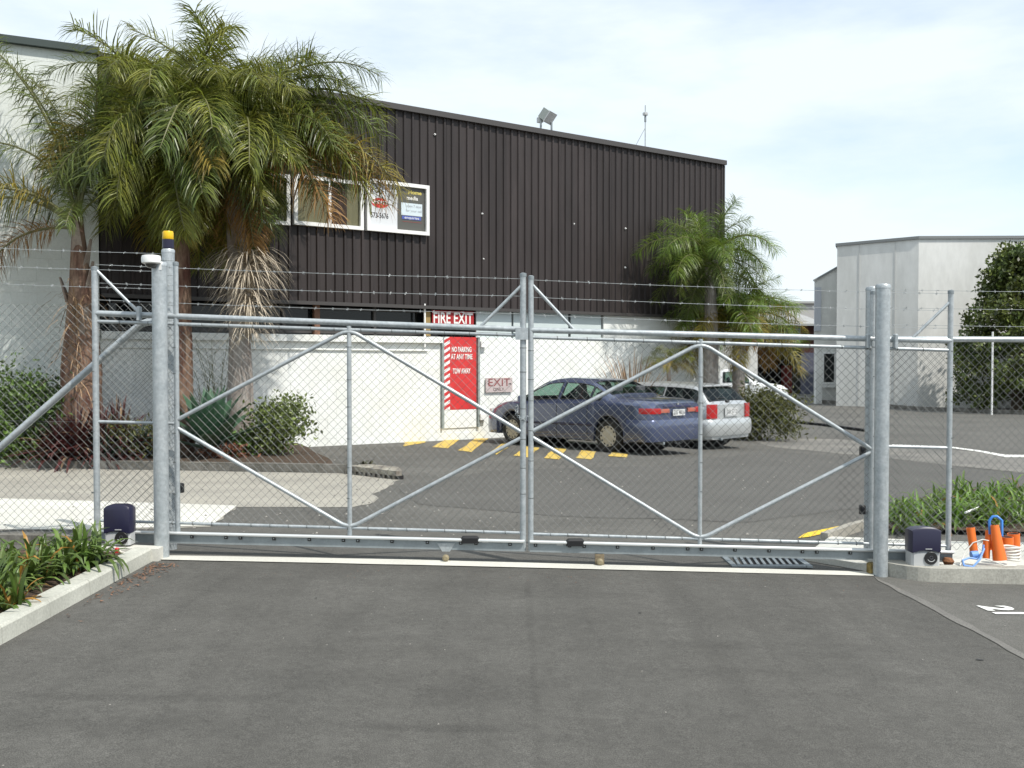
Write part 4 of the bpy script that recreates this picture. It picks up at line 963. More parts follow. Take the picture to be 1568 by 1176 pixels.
def palm(name, base, crown, rads, label, spec, scale=1.0, bark_=bark, extra=(), seed=1, boots=0, keep=None):
    """spec: list of (count, kind, material). extra: (azimuth deg, kind, material, scale)"""
    rd = random.Random(seed); e = empty(name, base, label, 'palm tree'); base, crown = Vector(base), Vector(crown)
    n = 14; path = []; rr_ = []
    for i in range(n + 1):
        t = i / n; p = base.lerp(crown, t) + Vector((math.sin(t * 3) * .05, 0, 0)); path.append(p)
        rr_.append((np.interp(t, [k[0] for k in rads], [k[1] for k in rads])) * rd.uniform(.94, 1.06))
    path[0].z -= .1
    MB().tube(path, rr_, 16).build('trunk', bark_, e, True)
    Mi = WM[e.name].inverted(); cl = Mi @ crown
    def put(az, kind, m, sc):
        me = rd.choice(frond_var(kind, m)); o = bpy.data.objects.new('frond', me); COL.objects.link(o); o.parent = e
        o.location = cl + Vector((rd.uniform(-.06, .06), rd.uniform(-.06, .06), rd.uniform(-.25, .08))); o.rotation_euler = (rd.uniform(-.25, .25), rd.uniform(-.12, .12), az); o.scale = (sc,) * 3
    for c, kind, m in spec:
        a0 = rd.uniform(0, 6.28)
        for k in range(c):
            az = a0 + k * 6.2832 / c + rd.uniform(-.25, .25); sc = scale * rd.uniform(.85, 1.12)
            if keep is None or keep(kind, az): put(az, kind, m, sc)
    for az, kind, m, sc in extra: put(R(az), kind, m, sc)
    for k in range(boots):                                     # old leaf bases standing off the trunk
        az = rd.uniform(0, 6.28); t = rd.uniform(.45, .98); p = base.lerp(crown, t); r0 = np.interp(t, [q[0] for q in rads], [q[1] for q in rads])
        d = Vector((math.cos(az), math.sin(az), 0)); a = p + d * r0 * .8; b = p + d * (r0 + .10) + Vector((0, 0, rd.uniform(.35, .6)))
        wv = Vector((-d.y, d.x, 0)) * .09
        q = MB(); q.add([a - wv, a + wv, b + wv * .3, b - wv * .3, a - wv * .8 - d * .03, a + wv * .8 - d * .03, b + wv * .2 - d * .02, b - wv * .2 - d * .02], [(0, 1, 2, 3), (4, 7, 6, 5), (0, 3, 7, 4), (1, 5, 6, 2), (3, 2, 6, 7)])
        q.build('leaf_base', boot_m, e)
    return e
pm1 = palm('palm_tree', gnd(372, 700, .08) if False else (at(368, 640, 17.2).x, 17.2, -.02), at(355, 222, 17.2), [(0, .27), (.12, .24), (.3, .20), (.55, .19), (.8, .15), (1, .10)], 'tall palm with a smooth grey trunk and dead frond, middle of the garden',
    [(5, 'up', lf_a), (12, 'mid', lf_a), (12, 'out', lf_c), (9, 'out', lf_a), (10, 'low', lf_a), (4, 'low', lf_c), (3, 'hang', lf_b), (3, 'hang', lf_c)], .95, bark, seed=3, boots=5, keep=lambda kind, az: kind not in ('low', 'hang') or math.cos(az) < .1,
    extra=((-3, 'reach', lf_b, 1.05), (-12, 'reach', lf_a, .98), (-8, 'reach', lf_d, 1.06), (-6, 'reach', lf_b, 1.1), (-30, 'low', lf_d, 1.05), (4, 'arch', lf_c, 1.0), (22, 'arch', lf_a, .92), (-15, 'arch', lf_c, .85), (14, 'mid', lf_a, 1.2), (5, 'mid', lf_c, 1.15), (30, 'up', lf_c, 1.05), (-60, 'hang', lf_d, .9)))
pm2 = palm('palm_tree', (at(277, 640, 16.8).x, 16.8, -.02), at(268, 212, 16.8), [(0, .24), (.2, .19), (.6, .16), (1, .10)], 'tall dense palm behind the yellow beacon post with the highest frond',
    [(5, 'up', lf_a), (11, 'mid', lf_a), (10, 'out', lf_c), (8, 'out', lf_a), (10, 'low', lf_c), (8, 'low', lf_a), (6, 'hang', lf_a), (3, 'hang', lf_b)], .95, bark_r, seed=11, boots=3,
    keep=lambda kind, az: kind in ('up', 'hang') or math.cos(az) > -.35 or random.random() < .4,
    extra=((100, 'up', lf_a, 1.12), (190, 'arch', lf_c, .80), (165, 'arch', lf_a, .75), (-60, 'low', lf_b, 1.0), (215, 'out', lf_b, .9), (-100, 'low', lf_a, 1.0)))
pm3 = palm('palm_tree', (at(122, 690, 16.1).x, 16.1, -.02), at(118, 332, 16.1), [(0, .40), (.12, .36), (.4, .30), (.62, .22), (.85, .13), (1, .08)], 'leftmost palm with a shaggy reddish trunk before the white block wall',
    [(2, 'up', lf_c)], .95, bark_r, seed=21, boots=6,
    extra=((178, 'feather', lf_c, .98), (196, 'feather', lf_c, .84), (165, 'feather', lf_a, .72), (192, 'arch', lf_c, .80), (185, 'out', lf_c, 1.0), (222, 'out', lf_b, .95), (190, 'low', lf_d, .8), (-70, 'out', lf_c, .6), (20, 'mid', lf_c, .6)))
pr1 = palm('palm_tree', (at(1086, 640, 24.6).x, 24.6, -.33), at(1086, 402, 24.6), [(0, .26), (.3, .2), (.7, .17), (1, .12)], 'taller right hand palm at the corner of the dark building',
    [(5, 'up', lf_g), (8, 'mid', lf_g), (8, 'out', lf_g), (6, 'low', lf_c), (4, 'hang', lf_c)], .74, bark, seed=31, boots=3)
pr2 = palm('palm_tree', (at(1128, 640, 25.2).x, 25.2, -.33), at(1128, 492, 25.2), [(0, .2), (.3, .17), (.7, .15), (1, .11)], 'shorter right hand palm with yellowing fronds beside the bush',
    [(4, 'up', lf_g), (8, 'mid', lf_g), (6, 'out', lf_g), (7, 'out', lf_b), (6, 'low', lf_b), (3, 'low', lf_d)], .78, bark, seed=41, boots=2)
# dead hanging frond of the main palm
def hanging(parent, a, name, n, ln, m, seed, spread=.5, lw=.022):
    rd = random.Random(seed); V = []; Fc = []
    for k in range(n):
        t = rd.random() ** 1.7; p = Vector(a) + Vector((rd.uniform(-.05, .05), rd.uniform(-.05, .05), -t * ln * .75)); az = rd.uniform(0, 6.28); d = Vector((math.cos(az) * spread, math.sin(az) * spread, rd.uniform(.0, .5))); L = ln * rd.uniform(.32, .62) * (1 - .3 * t)
        wv = Vector((-math.sin(az), math.cos(az), 0)) * lw; pts = []; dd = d.normalized()
        for j in range(5): pts.append(p); p = p + dd * L / 4; dd = (dd + Vector((0, 0, -.55))).normalized()
        b = len(V)
        for j in range(4): V += [tuple(pts[j] - wv * (.5 - j * .08)), tuple(pts[j] + wv * (.5 - j * .08))]
        V.append(tuple(pts[4])); Fc += [(b + 2 * j, b + 2 * j + 1, b + 2 * j + 3, b + 2 * j + 2) for j in range(3)] + [(b + 6, b + 7, b + 8)]
    mb = MB(); mb.add(V, Fc); return mb.build(name, m, parent)
hanging(pm1, at(379, 392, 16.8), 'dead_frond', 620, 1.9, lf_e, 5, .62, .019)
hanging(pm3, at(118, 470, 15.75), 'dead_frond', 90, 1.9, dryg, 6, .25, .02)
hanging(pm1, at(330, 300, 16.6), 'dead_frond', 70, 1.2, lf_d, 8, .4, .018)

def bush(name, c, r, n, ls, m, label, seed, group=None, cat='shrub', stems=6, shell=.55, zmin=0.0, cone=0.0, clumps=22, aspect=.5):
    """Leaves gathered in clumps through an ellipsoid, on real stems."""
    rd = np.random.default_rng(seed); c = Vector(c); e = empty(name, c, label, cat, group)
    cl = []
    for k in range(clumps):
        d = rd.normal(size=3); d /= np.linalg.norm(d); q = shell + (1 - shell) * rd.random(); p = d * q
        p[2] = abs(p[2]) * 1.9 - .75 if p[2] < -.6 else p[2]
        if cone: p[:2] *= 1 - cone * max(0, (p[2] + 1) / 2)
        cl.append(p)
    cl = np.array(cl); V = []; Fc = []
    ci = rd.integers(0, clumps, n); off = rd.normal(size=(n, 3)) * (.26 + .0)
    P = (cl[ci] + off) * np.array(r) + np.array([0, 0, r[2]])
    for p in P:
        if p[2] < zmin: p[2] = abs(p[2]) * .5 + zmin
        d = Vector(rd.normal(size=3)); d.z = abs(d.z) * .6 + .1; d.normalize(); q = d.orthogonal().normalized(); q = Matrix.Rotation(rd.random() * 6.28, 3, d) @ q; s = ls * (.6 + .7 * rd.random()); w = d.cross(q) * s * aspect / 2; pp = Vector(p) + c; b = len(V)
        V += [tuple(pp), tuple(pp + q * s * .5 + w + d * s * .08), tuple(pp + q * s), tuple(pp + q * s * .5 - w + d * s * .08)]; Fc.append((b, b + 1, b + 2, b + 3))
    mb = MB(); mb.v = V; mb.f = Fc; mb.build('foliage', m, e)
    sm_ = MB()
    for k in range(stems):
        p = cl[k % clumps] * np.array(r) * .85 + np.array([0, 0, r[2]]); a = c + Vector((rd.uniform(-.1, .1) * r[0], rd.uniform(-.1, .1) * r[1], -.05)); b = c + Vector(p)
        sm_.tube([a, a.lerp(b, .5) + Vector((0, 0, r[2] * .15)), b], .02 * max(.5, r[2]), 5, False, .006)
    if sm_.v: sm_.build('stem', stem_m, e)
    return e
def G(px, py, up=.0): return gnd(px, py, up)
bush('hedge_shrub', (at(30, 700, 16.0).x, 16.0, -.1), (.78, .6, .70), 5200, .085, lf_h, 'bushy green shrub at the far left under the white block wall', 51, stems=5)
bush('hedge_shrub', (at(-50, 700, 15.9).x, 15.9, -.1), (.72, .6, .70), 3600, .085, lf_h, 'bushy green shrub cut by the left edge of the photo', 52, stems=5)
bush('hedge_shrub', (at(80, 700, 16.1).x, 16.1, -.1), (.42, .4, .66), 1600, .08, mat('shrub_leaf_dark', (.035, .06, .02), .45, island=.6, trans=.2), 'darker shrub touching the shaggy left palm trunk', 53, stems=4)
bush('rounded_bush', (at(432, 697, 16.9).x, 16.9, -.05), (.52, .45, .46), 2600, .09, lf_hy, 'rounded pale green bush in front of the white wall', 54, stems=5, shell=.6)
bush('low_shrub', (at(365, 703, 16.6).x, 16.6, -.05), (.30, .3, .24), 500, .08, lf_h, 'low green shrub between agave and rounded bush', 55, stems=3)
bush('ground_shrub', (at(195, 703, 16.0).x, 16.0, -.05), (.55, .4, .32), 900, .11, lf_o, 'low olive groundcover shrub between two palm trunks', 56, stems=3, aspect=.25)
bush('dry_shrub', (at(345, 711, 16.2).x, 16.2, -.05), (.35, .25, .12), 320, .08, mat('reddish_dry_leaf', (.16, .06, .03), .7, island=.5, trans=.2), 'patch of reddish dry leaves at the foot of the agave', 57, stems=2)
bush('roadside_bush', (at(1165, 668, 24.0).x, 24.0, gz(6.1, 24.0)), (.80, .62, .60), 6000, .12, lf_o, 'olive green bush beside the silver hatchback', 58, stems=8, shell=.5, aspect=.3)
bush('roadside_bush', (at(1140, 620, 25.6).x, 25.6, -.33), (.5, .4, .45), 700, .10, lf_o, 'smaller olive bush behind the silver hatchback', 59, stems=4, aspect=.3)
for px, D, h, k in ((1000, 24.2, .38, 60), (1065, 25.8, .5, 61)):
    bush('low_shrub', (at(px, 640, D).x, D - .3, -.3), (.55, .3, h), 500, .10, lf_c, 'dark low shrub by the wall behind the silver hatchback' if px < 1030 else 'dark low shrub under the taller right hand palm', k, stems=3)
# right tree: trunk, limbs, clumped crown
def tree(c, label):
    c = Vector(c); e = empty('broadleaf_tree', c, label, 'tree')
    MB().tube([c + Vector((0, 0, -.2)), c + Vector((.1, 0, 1.5)), c + Vector((-.1, 0, 3.4)), c + Vector((0, 0, 5.6))], [.22, .17, .11, .04], 10, False).build('trunk', stem_m, e, True)
    rd = np.random.default_rng(77); V = []; Fc = []; lim = MB()
    for k in range(230):
        h = rd.uniform(.3, 6.1); R0 = 2.75 * (1 - max(0, (h - 1.2)) / 5.6) ** .75 if h > 1.2 else 2.3; az = rd.uniform(0, 6.28); q = R0 * (.25 + .75 * rd.random() ** .7)
        cc = np.array([math.cos(az) * q, math.sin(az) * q, h]); s = rd.uniform(.2, .38)
        if k % 3 == 0: lim.tube([c + Vector((0, 0, max(.6, h - .9))), c + Vector(cc)], .035, 5, False, .01)
        for p in rd.normal(size=(130, 3)) * s * np.array([.65, .65, .5]) + cc:
            d = Vector(rd.normal(size=3)); d.z = abs(d.z) * .7 + .1; d.normalize(); qv = Matrix.Rotation(rd.random() * 6.28, 3, d) @ d.orthogonal().normalized(); sz_ = .17 * (.6 + .7 * rd.random()); w = d.cross(qv) * sz_ * .3; pp = c + Vector(p); b = len(V)
            V += [tuple(pp), tuple(pp + qv * sz_ * .5 + w), tuple(pp + qv * sz_), tuple(pp + qv * sz_ * .5 - w)]; Fc.append((b, b + 1, b + 2, b + 3))
    lim.build('limb', stem_m, e); mb = MB(); mb.v = V; mb.f = Fc; mb.build('crown', lf_t, e)
    return e
tree((at(1556, 620, 37.6).x, 37.6, -.35), 'dark green conical tree standing against the pale corner building')
tree((at(1668, 620, 38.2).x, 38.2, -.35), 'dark green tree at the right edge, beyond the conical tree')
MB_ = MB().tube([(at(1519, 600, 35.5).x, 35.5, -.4), (at(1519, 600, 35.5).x, 35.5, at(1519, 508, 35.5).z)], .035, 8); tag(MB_.build('white_pole', white_p, loc=(at(1519, 600, 35.5).x, 35.5, -.35), smooth=True) if False else MB_.build('white_pole', white_p), 'thin white pole in front of the conical tree', 'pole')

def tuft(name, base, n, L, w, m, label, seed, group=None, m2=None, p2=0.0, el=(35, 85), cat='plant', curl=1.0):
    """Strap-leaved plant: arching blades, each with a fold."""
    rd = random.Random(seed); base = Vector(base); e = empty(name, base, label, cat, group); B1, B2 = MB(), MB()
    for k in range(n):
        az = rd.uniform(0, 6.28); a = R(rd.uniform(*el)); ln = L * rd.uniform(.6, 1.1); p = base + Vector((rd.uniform(-.05, .05), rd.uniform(-.05, .05), -.01)); ns = 6; pts = []; d = Vector((math.cos(az) * math.cos(a), math.sin(az) * math.cos(a), math.sin(a)))
        g_ = rd.uniform(.15, .42) * curl
        for j in range(ns + 1): pts.append(p); p = p + d * ln / ns; d = (d + Vector((0, 0, -g_ * (j + 1) / ns * 1.6))).normalized()
        wv = Vector((-math.sin(az), math.cos(az), 0)) * w * rd.uniform(.8, 1.2); mb = B2 if (m2 and rd.random() < p2) else B1; V = []; Fc = []
        for j in range(ns):
            f = .5 * (.55 + .45 * math.sin(math.pi * (j + .8) / (ns + .8))); V += [pts[j] - wv * f, pts[j] + Vector((0, 0, -w * .18)), pts[j] + wv * f]
        V.append(pts[ns]); q = 3 * ns
        for j in range(ns - 1): Fc += [(3 * j, 3 * j + 1, 3 * j + 4, 3 * j + 3), (3 * j + 1, 3 * j + 2, 3 * j + 5, 3 * j + 4)]
        Fc += [(q - 3, q - 2, q), (q - 2, q - 1, q)]; mb.add(V, Fc)
    B1.build('blades', m, e)
    if B2.v: tag(B2.build('old_blades', m2, e))
    return e
ORD = ['first', 'second', 'third', 'fourth', 'fifth', 'sixth', 'seventh', 'eighth', 'ninth', 'tenth', 'eleventh', 'twelfth', 'thirteenth', 'fourteenth', 'fifteenth']
lt = [(146, 866, .34, 26), (118, 872, .36, 30), (92, 880, .33, 30), (62, 890, .33, 28), (34, 902, .32, 28), (8, 905, .34, 26), (22, 932, .26, 20), (-12, 925, .32, 24), (72, 868, .30, 22), (40, 876, .30, 22), (104, 857, .30, 20), (0, 880, .3, 20), (-40, 900, .34, 24), (-60, 950, .32, 22)]
ltl = ['nearest the left gate motor', 'second from the left gate motor', 'third from the left gate motor, beside the kerb', 'in the middle of the left bed', 'left of the middle of the left bed', 'at the left picture edge of the bed']
for i, (px, py, L, n) in enumerate(lt):
    tuft('strappy_plant', gnd(px, py, .075), int(n * 1.5), L * 1.12, .027, lf_s, ['strappy green plant %s' % q for q in ltl][i] if i < 6 else ('strappy plant with orange old leaves in front of the left bed' if i == 6 else 'strappy green plant, %s from the gate end in the back row of the left bed' % ORD[i - 7]),
         100 + i, 'strappy plants in the left bed', lf_sy, .03 if i != 6 else .25, curl=1.7)
rt_ = [(1385, 812), (1415, 808), (1440, 800), (1470, 806), (1500, 800), (1530, 805), (1560, 800), (1395, 795), (1428, 788), (1460, 782), (1490, 776), (1520, 772), (1550, 768), (1580, 790), (1600, 770), (1375, 800), (1475, 768), (1535, 786), (1508, 788), (1570, 778), (1620, 800)]
for i, (px, py) in enumerate(rt_):
    row = sorted(x for x, y in rt_ if (y >= 795) == (py >= 795))
    tuft('grassy_plant', gnd(px, py, .05), 46, .40 if py > 790 else .45, .026, lf_s2, 'bright green arching plant, %s from the left in the %s row of the right bed' % (ORD[row.index(px)], 'front' if py >= 795 else 'back'), 200 + i, 'grassy plants in the right bed', lf_sy, .008, curl=1.9)
for i, (px, py, D, n, L) in enumerate(((118, 690, 15.65, 150, 1.1), (155, 695, 15.8, 140, 1.05), (92, 700, 15.6, 110, .85), (182, 690, 16.1, 130, 1.05))):
    p = at(px, py, D); tuft('cordyline', (p.x, D, -.03), n, L, .045, lf_r, ['dark red cordyline against the shaggy palm trunk', 'dark red cordyline right of the shaggy palm trunk', 'short dark red cordyline in front of the shaggy palm', 'tall dark red cordyline nearest the low white wall'][i], 300 + i, 'dark red cordylines', m2=dryg, p2=.08, el=(20, 88))
for i, (px, D) in enumerate(((212, 16.2), (168, 15.7), (236, 16.5))):
    p = at(px, 690, D); tuft('flax_plant', (p.x, D, -.03), 40, .75, .035, mat('flax_leaf', (.045, .085, .045), .45, island=.4, trans=.2), ['grey green flax between palm trunk and gate post', 'grey green flax low in front of the cordylines', 'grey green flax behind the left gate posts'][i], 330 + i, 'flax plants', m2=dryg, p2=.12, el=(40, 88))
for i, (px, py, L) in enumerate(((593, 678, .35), (766, 664, .3), (700, 671, .18), (640, 676, .16))):
    p = gnd(px, py); tuft('weed', p, 16, L, .02, mat('weed_leaf', (.20, .24, .05), .5, island=.4, trans=.3), ['yellow green weed tuft at the wall foot left of the hatching', 'yellow green weed under the nose of the blue car', 'tiny weed below the red door', 'tiny weed by the wall left of the red door'][i], 340 + i, el=(40, 88))
p = gnd(560, 716); tuft('weed', p, 30, .22, .03, mat('weed_dark', (.06, .06, .025), .7, island=.5), 'dark clump of weeds growing behind the concrete sump', 350, el=(20, 70))
p = at(968, 600, 22.6); tuft('dry_grass', (p.x, 22.6, gz(p.x, 22.6)), 150, 2.1, .03, dryg, 'pale brown dry grass clump behind the blue car roof', 351, el=(45, 88), curl=.6)
palm('palm_tree', (at(1022, 640, 23.6).x, 23.6, -.3), at(1022, 552, 23.6), [(0, .09), (.5, .06), (1, .05)], 'young thin palm by the white wall behind the cars', [(6, 'mid', lf_a), (5, 'out', lf_b)], .30, bark, seed=71)
# agave: separate thick leaves
ac = Vector((at(322, 690, 16.3).x, 16.3, -.02)); ag = empty('agave', ac, 'large blue green agave rosette behind the left gate', 'plant'); rd = random.Random(9)
for k in range(26):
    az = k * 2.4; el = R(82 - k * 2.5); L = .95 + .008 * k + rd.uniform(-.05, .05); ns = 6; d = Vector((math.cos(az) * math.cos(el), math.sin(az) * math.cos(el), math.sin(el))); p = ac + Vector((0, 0, .28 - k * .006)); sidev = Vector((-math.sin(az), math.cos(az), 0)); nrm = sidev.cross(d)
    wd = [.14, .24, .31, .31, .24, .12]; V = []; Fc = []
    for j in range(ns):
        V += [p - sidev * wd[j] / 2 - nrm * .02, p + nrm * .012, p + sidev * wd[j] / 2 - nrm * .02, p - nrm * .035 * (1 - j / ns) - nrm * .01]; p = p + d * L / ns; d = (d + Vector((0, 0, -.05))).normalized()
    V.append(p)
    for j in range(ns - 1):
        for q in range(4): Fc.append((4 * j + q, 4 * j + (q + 1) % 4, 4 * j + 4 + (q + 1) % 4, 4 * j + 4 + q))
    Fc += [(4 * (ns - 1) + q, 4 * (ns - 1) + (q + 1) % 4, 4 * ns) for q in range(4)]
    mb = MB(); mb.add(V, Fc); mb.build('leaf', agv, ag, fix=True)
# thin bare twig shrub beside the main palm
tw = MB(); p = Vector((at(325, 640, 17.6).x, 17.6, -.05)); rd = random.Random(4)
for k in range(22):
    a = p + Vector((rd.uniform(-.15, .15), rd.uniform(-.1, .1), .3)); b = a + Vector((rd.uniform(-.55, .55), rd.uniform(-.2, .2), rd.uniform(.8, 1.9))); tw.tube([a, a.lerp(b, .5) + Vector((rd.uniform(-.1, .1), 0, .1)), b], .008, 4, False, .003)
    for _ in range(3): c = a.lerp(b, rd.uniform(.4, .9)); tw.tube([c, c + Vector((rd.uniform(-.25, .25), rd.uniform(-.1, .1), rd.uniform(.05, .35)))], .004, 3, False, .002)
tag(tw.build('twiggy_shrub', mat('green_twig', (.14, .15, .05), .8), loc=p), 'sparse twiggy shrub with bare stems before the white wall', 'shrub')
# fallen leaves and grit
lv = MB(); rd = random.Random(12)
def litter(p, s, up=.012):
    az = rd.uniform(0, 6.28); d = Vector((math.cos(az), math.sin(az), rd.uniform(-.1, .25))) * s; w = Vector((-math.sin(az), math.cos(az), rd.uniform(-.2, .2))) * s * .35; c = Vector((p[0], p[1], gz(p[0], p[1]) + up))
    lv.add([c - d, c + w, c + d + Vector((0, 0, s * .2)), c - w], [(0, 1, 2, 3)])
for k in range(260): litter((-2.70 + abs(rd.gauss(0, .10)), 7.35 - abs(rd.gauss(0, .55))), rd.uniform(.006, .022))
for k in range(420): litter((rd.uniform(-4.2, -2.92), rd.uniform(4.2, 7.3)), rd.uniform(.008, .03), .09)
for k in range(200): litter((rd.uniform(-2.4, 3.4), 7.0 + rd.uniform(0, .35)), rd.uniform(.003, .008))
tag(lv.build('fallen_leaves', mat('leaf_litter', (.16, .085, .05), .9, island=.7)), 'dry leaf litter scattered along the left kerb and bed', kind='stuff')
gr = MB()
for k in range(150):
    x, y = rd.uniform(-2.5, 3.2), rd.uniform(2.2, 7.3); s = rd.uniform(.002, .005); z = gz(x, y) + .006
    gr.add([(x - s, y - s, z), (x + s, y - s * .6, z), (x + s * .5, y + s, z), (x, y, z + s)], [(0, 1, 3), (1, 2, 3), (2, 0, 3)])
for k in range(500):
    p = gnd(rd.uniform(0, 1500), rd.uniform(690, 830)); s = rd.uniform(.004, .016); gr.add([(p.x - s, p.y - s, p.z + .006), (p.x + s, p.y - s * .6, p.z + .006), (p.x + s * .5, p.y + s, p.z + .006), (p.x, p.y, p.z + s + .006)], [(0, 1, 3), (1, 2, 3), (2, 0, 3)])
tag(gr.build('gravel', mat('grit', (.22, .21, .19), .9, island=.6)), 'loose pale grit scattered on the asphalt', kind='stuff')

# ------------------------------------------------------------------ orange pipe pieces on the right kerb
def cone_pipe(a, b, r0, r1, label, seed):
    a, b = Vector(a), Vector(b); e = empty('orange_pipe', a, label, 'pipe', 'orange pipe offcuts'); ax = (b - a); L = ax.length
    MB().lathe([(r0, 0), (r1, L), (r1 - .006, L), (r0 - .006, .01)], a, ax, 22, True).build('tube', orange, e, True)
    MB().lathe([(r1 - .0065, L - .001), (.001, L - .03)], a, ax, 16, False).build('bore', dark, e)
    return e
KD = 7.62
cone_pipe(at(1492, 850, KD), at(1486, 808, KD + .03), .030, .032, 'narrow orange pipe leaning left beside the gate stile', 1)
cone_pipe(at(1531, 858, KD - .02), at(1523, 804, KD + .02), .052, .030, 'tallest flared orange pipe among the offcuts', 2)
cone_pipe(at(1510, 855, KD + .02), at(1511, 828, KD + .04), .027, .027, 'short orange pipe left of the tall flared one', 3)
cone_pipe(at(1514, 842, KD + .10), at(1515, 812, KD + .12), .03, .03, 'orange pipe half hidden behind the tall flared one', 4)
cone_pipe(at(1541, 846, KD + .10), at(1541, 822, KD + .10), .052, .052, 'wide orange pipe collar behind the white coil', 5)
cone_pipe(at(1553, 842, KD + .18), at(1552, 817, KD + .18), .045, .047, 'wide orange pipe collar at the right picture edge', 6)
bh = MB(); bh.tube([at(1516, 818, KD + .06), at(1515, 797, KD + .06), at(1520, 791, KD + .06), at(1527, 791, KD + .05), at(1534, 797, KD + .04), at(1534, 821, KD + .03)], .011, 10)
tag(bh.build('blue_hose', bluep, loc=at(1516, 818, KD), smooth=True), 'blue hose bent in a loop over the orange pipes', 'hose')
bh = MB(); bh.tube([at(1476, 866, 7.5), at(1474, 858, 7.52), at(1484, 854, 7.54), at(1496, 856, 7.54), at(1505, 845, 7.57), at(1506, 834, 7.58)], .008, 8); bh.tube([at(1476, 866, 7.5), at(1490, 868, 7.48), at(1500, 857, 7.5), at(1507, 840, 7.55)], .008, 8); bh.tube([at(1487, 850, 7.58), at(1497, 849, 7.58)], .030, 12)
tag(bh.build('blue_hose', mat('blue_hose_pale', (.16, .32, .68), .5), loc=at(1480, 862, 7.5), smooth=True), 'pale blue tangle of hose lying in front on the kerb', 'hose')
wc = MB()
for k in range(5):
    c = at(1548, 856 - k * 4.5, KD + .0); wc.tube([c + Vector((.068 * math.cos(t), .05 * math.sin(t), .004 * math.sin(t * 2 + k))) for t in np.linspace(0, 6.2832, 20)], .0085, 7, False)
tag(wc.build('cable_coil', offw, loc=at(1548, 858, KD), smooth=True), 'coil of white cable at the right end of the kerb', 'cable')
wc = MB(); wc.tube([at(1470, 866, 7.5), at(1478, 845, 7.6), at(1490, 831, 7.6), at(1505, 826, 7.6), at(1514, 828, 7.6)], .0045, 6); wc.tube([at(1509, 856, 7.56), at(1525, 861, 7.5), at(1538, 866, 7.46), at(1556, 866, 7.46)], .0055, 6)
tag(wc.build('white_cable', offw, loc=at(1500, 860, 7.5), smooth=True), 'thin white cable trailing across the orange pipes', 'cable')
tag(MB().tube([gnd(1478, 785, .2), gnd(1502, 776, .2)], .012, 8).build('white_stick', white_p), 'white plastic stick lying on plants behind the pipes', 'stick')
tag(MB().lathe([(.03, 0), (.045, .03), (.03, .055), (.005, .06)], at(1452, 865, 7.66), (0, 0, 1), 10).build('rusty_stone', mat('rusty_earth', (.28, .12, .05), .9, var=.5, vscale=60, bump=.8), smooth=True), 'small rusty brown lump of earth beside the right motor', 'stone')

# ------------------------------------------------------------------ cars
def interp(tab, x):
    """smooth monotone-ish interpolation through (x, v) pairs"""
    xs = [t[0] for t in tab]; ys = [t[1] for t in tab]
    if x <= xs[0]: return ys[0]
    if x >= xs[-1]: return ys[-1]
    i = max(k for k in range(len(xs)) if xs[k] <= x); i = min(i, len(xs) - 2); h = xs[i + 1] - xs[i]; t = (x - xs[i]) / h
    def sl(k):
        if k == 0 or k == len(xs) - 1: return 0 if k else (ys[1] - ys[0]) / (xs[1] - xs[0])
        a = (ys[k] - ys[k - 1]) / (xs[k] - xs[k - 1]); b = (ys[k + 1] - ys[k]) / (xs[k + 1] - xs[k]); return 0 if a * b <= 0 else 2 * a * b / (a + b)
    m0, m1 = sl(i) * h, sl(i + 1) * h
    return (2 * t**3 - 3 * t**2 + 1) * ys[i] + (t**3 - 2 * t**2 + t) * m0 + (-2 * t**3 + 3 * t**2) * ys[i + 1] + (t**3 - t**2) * m1
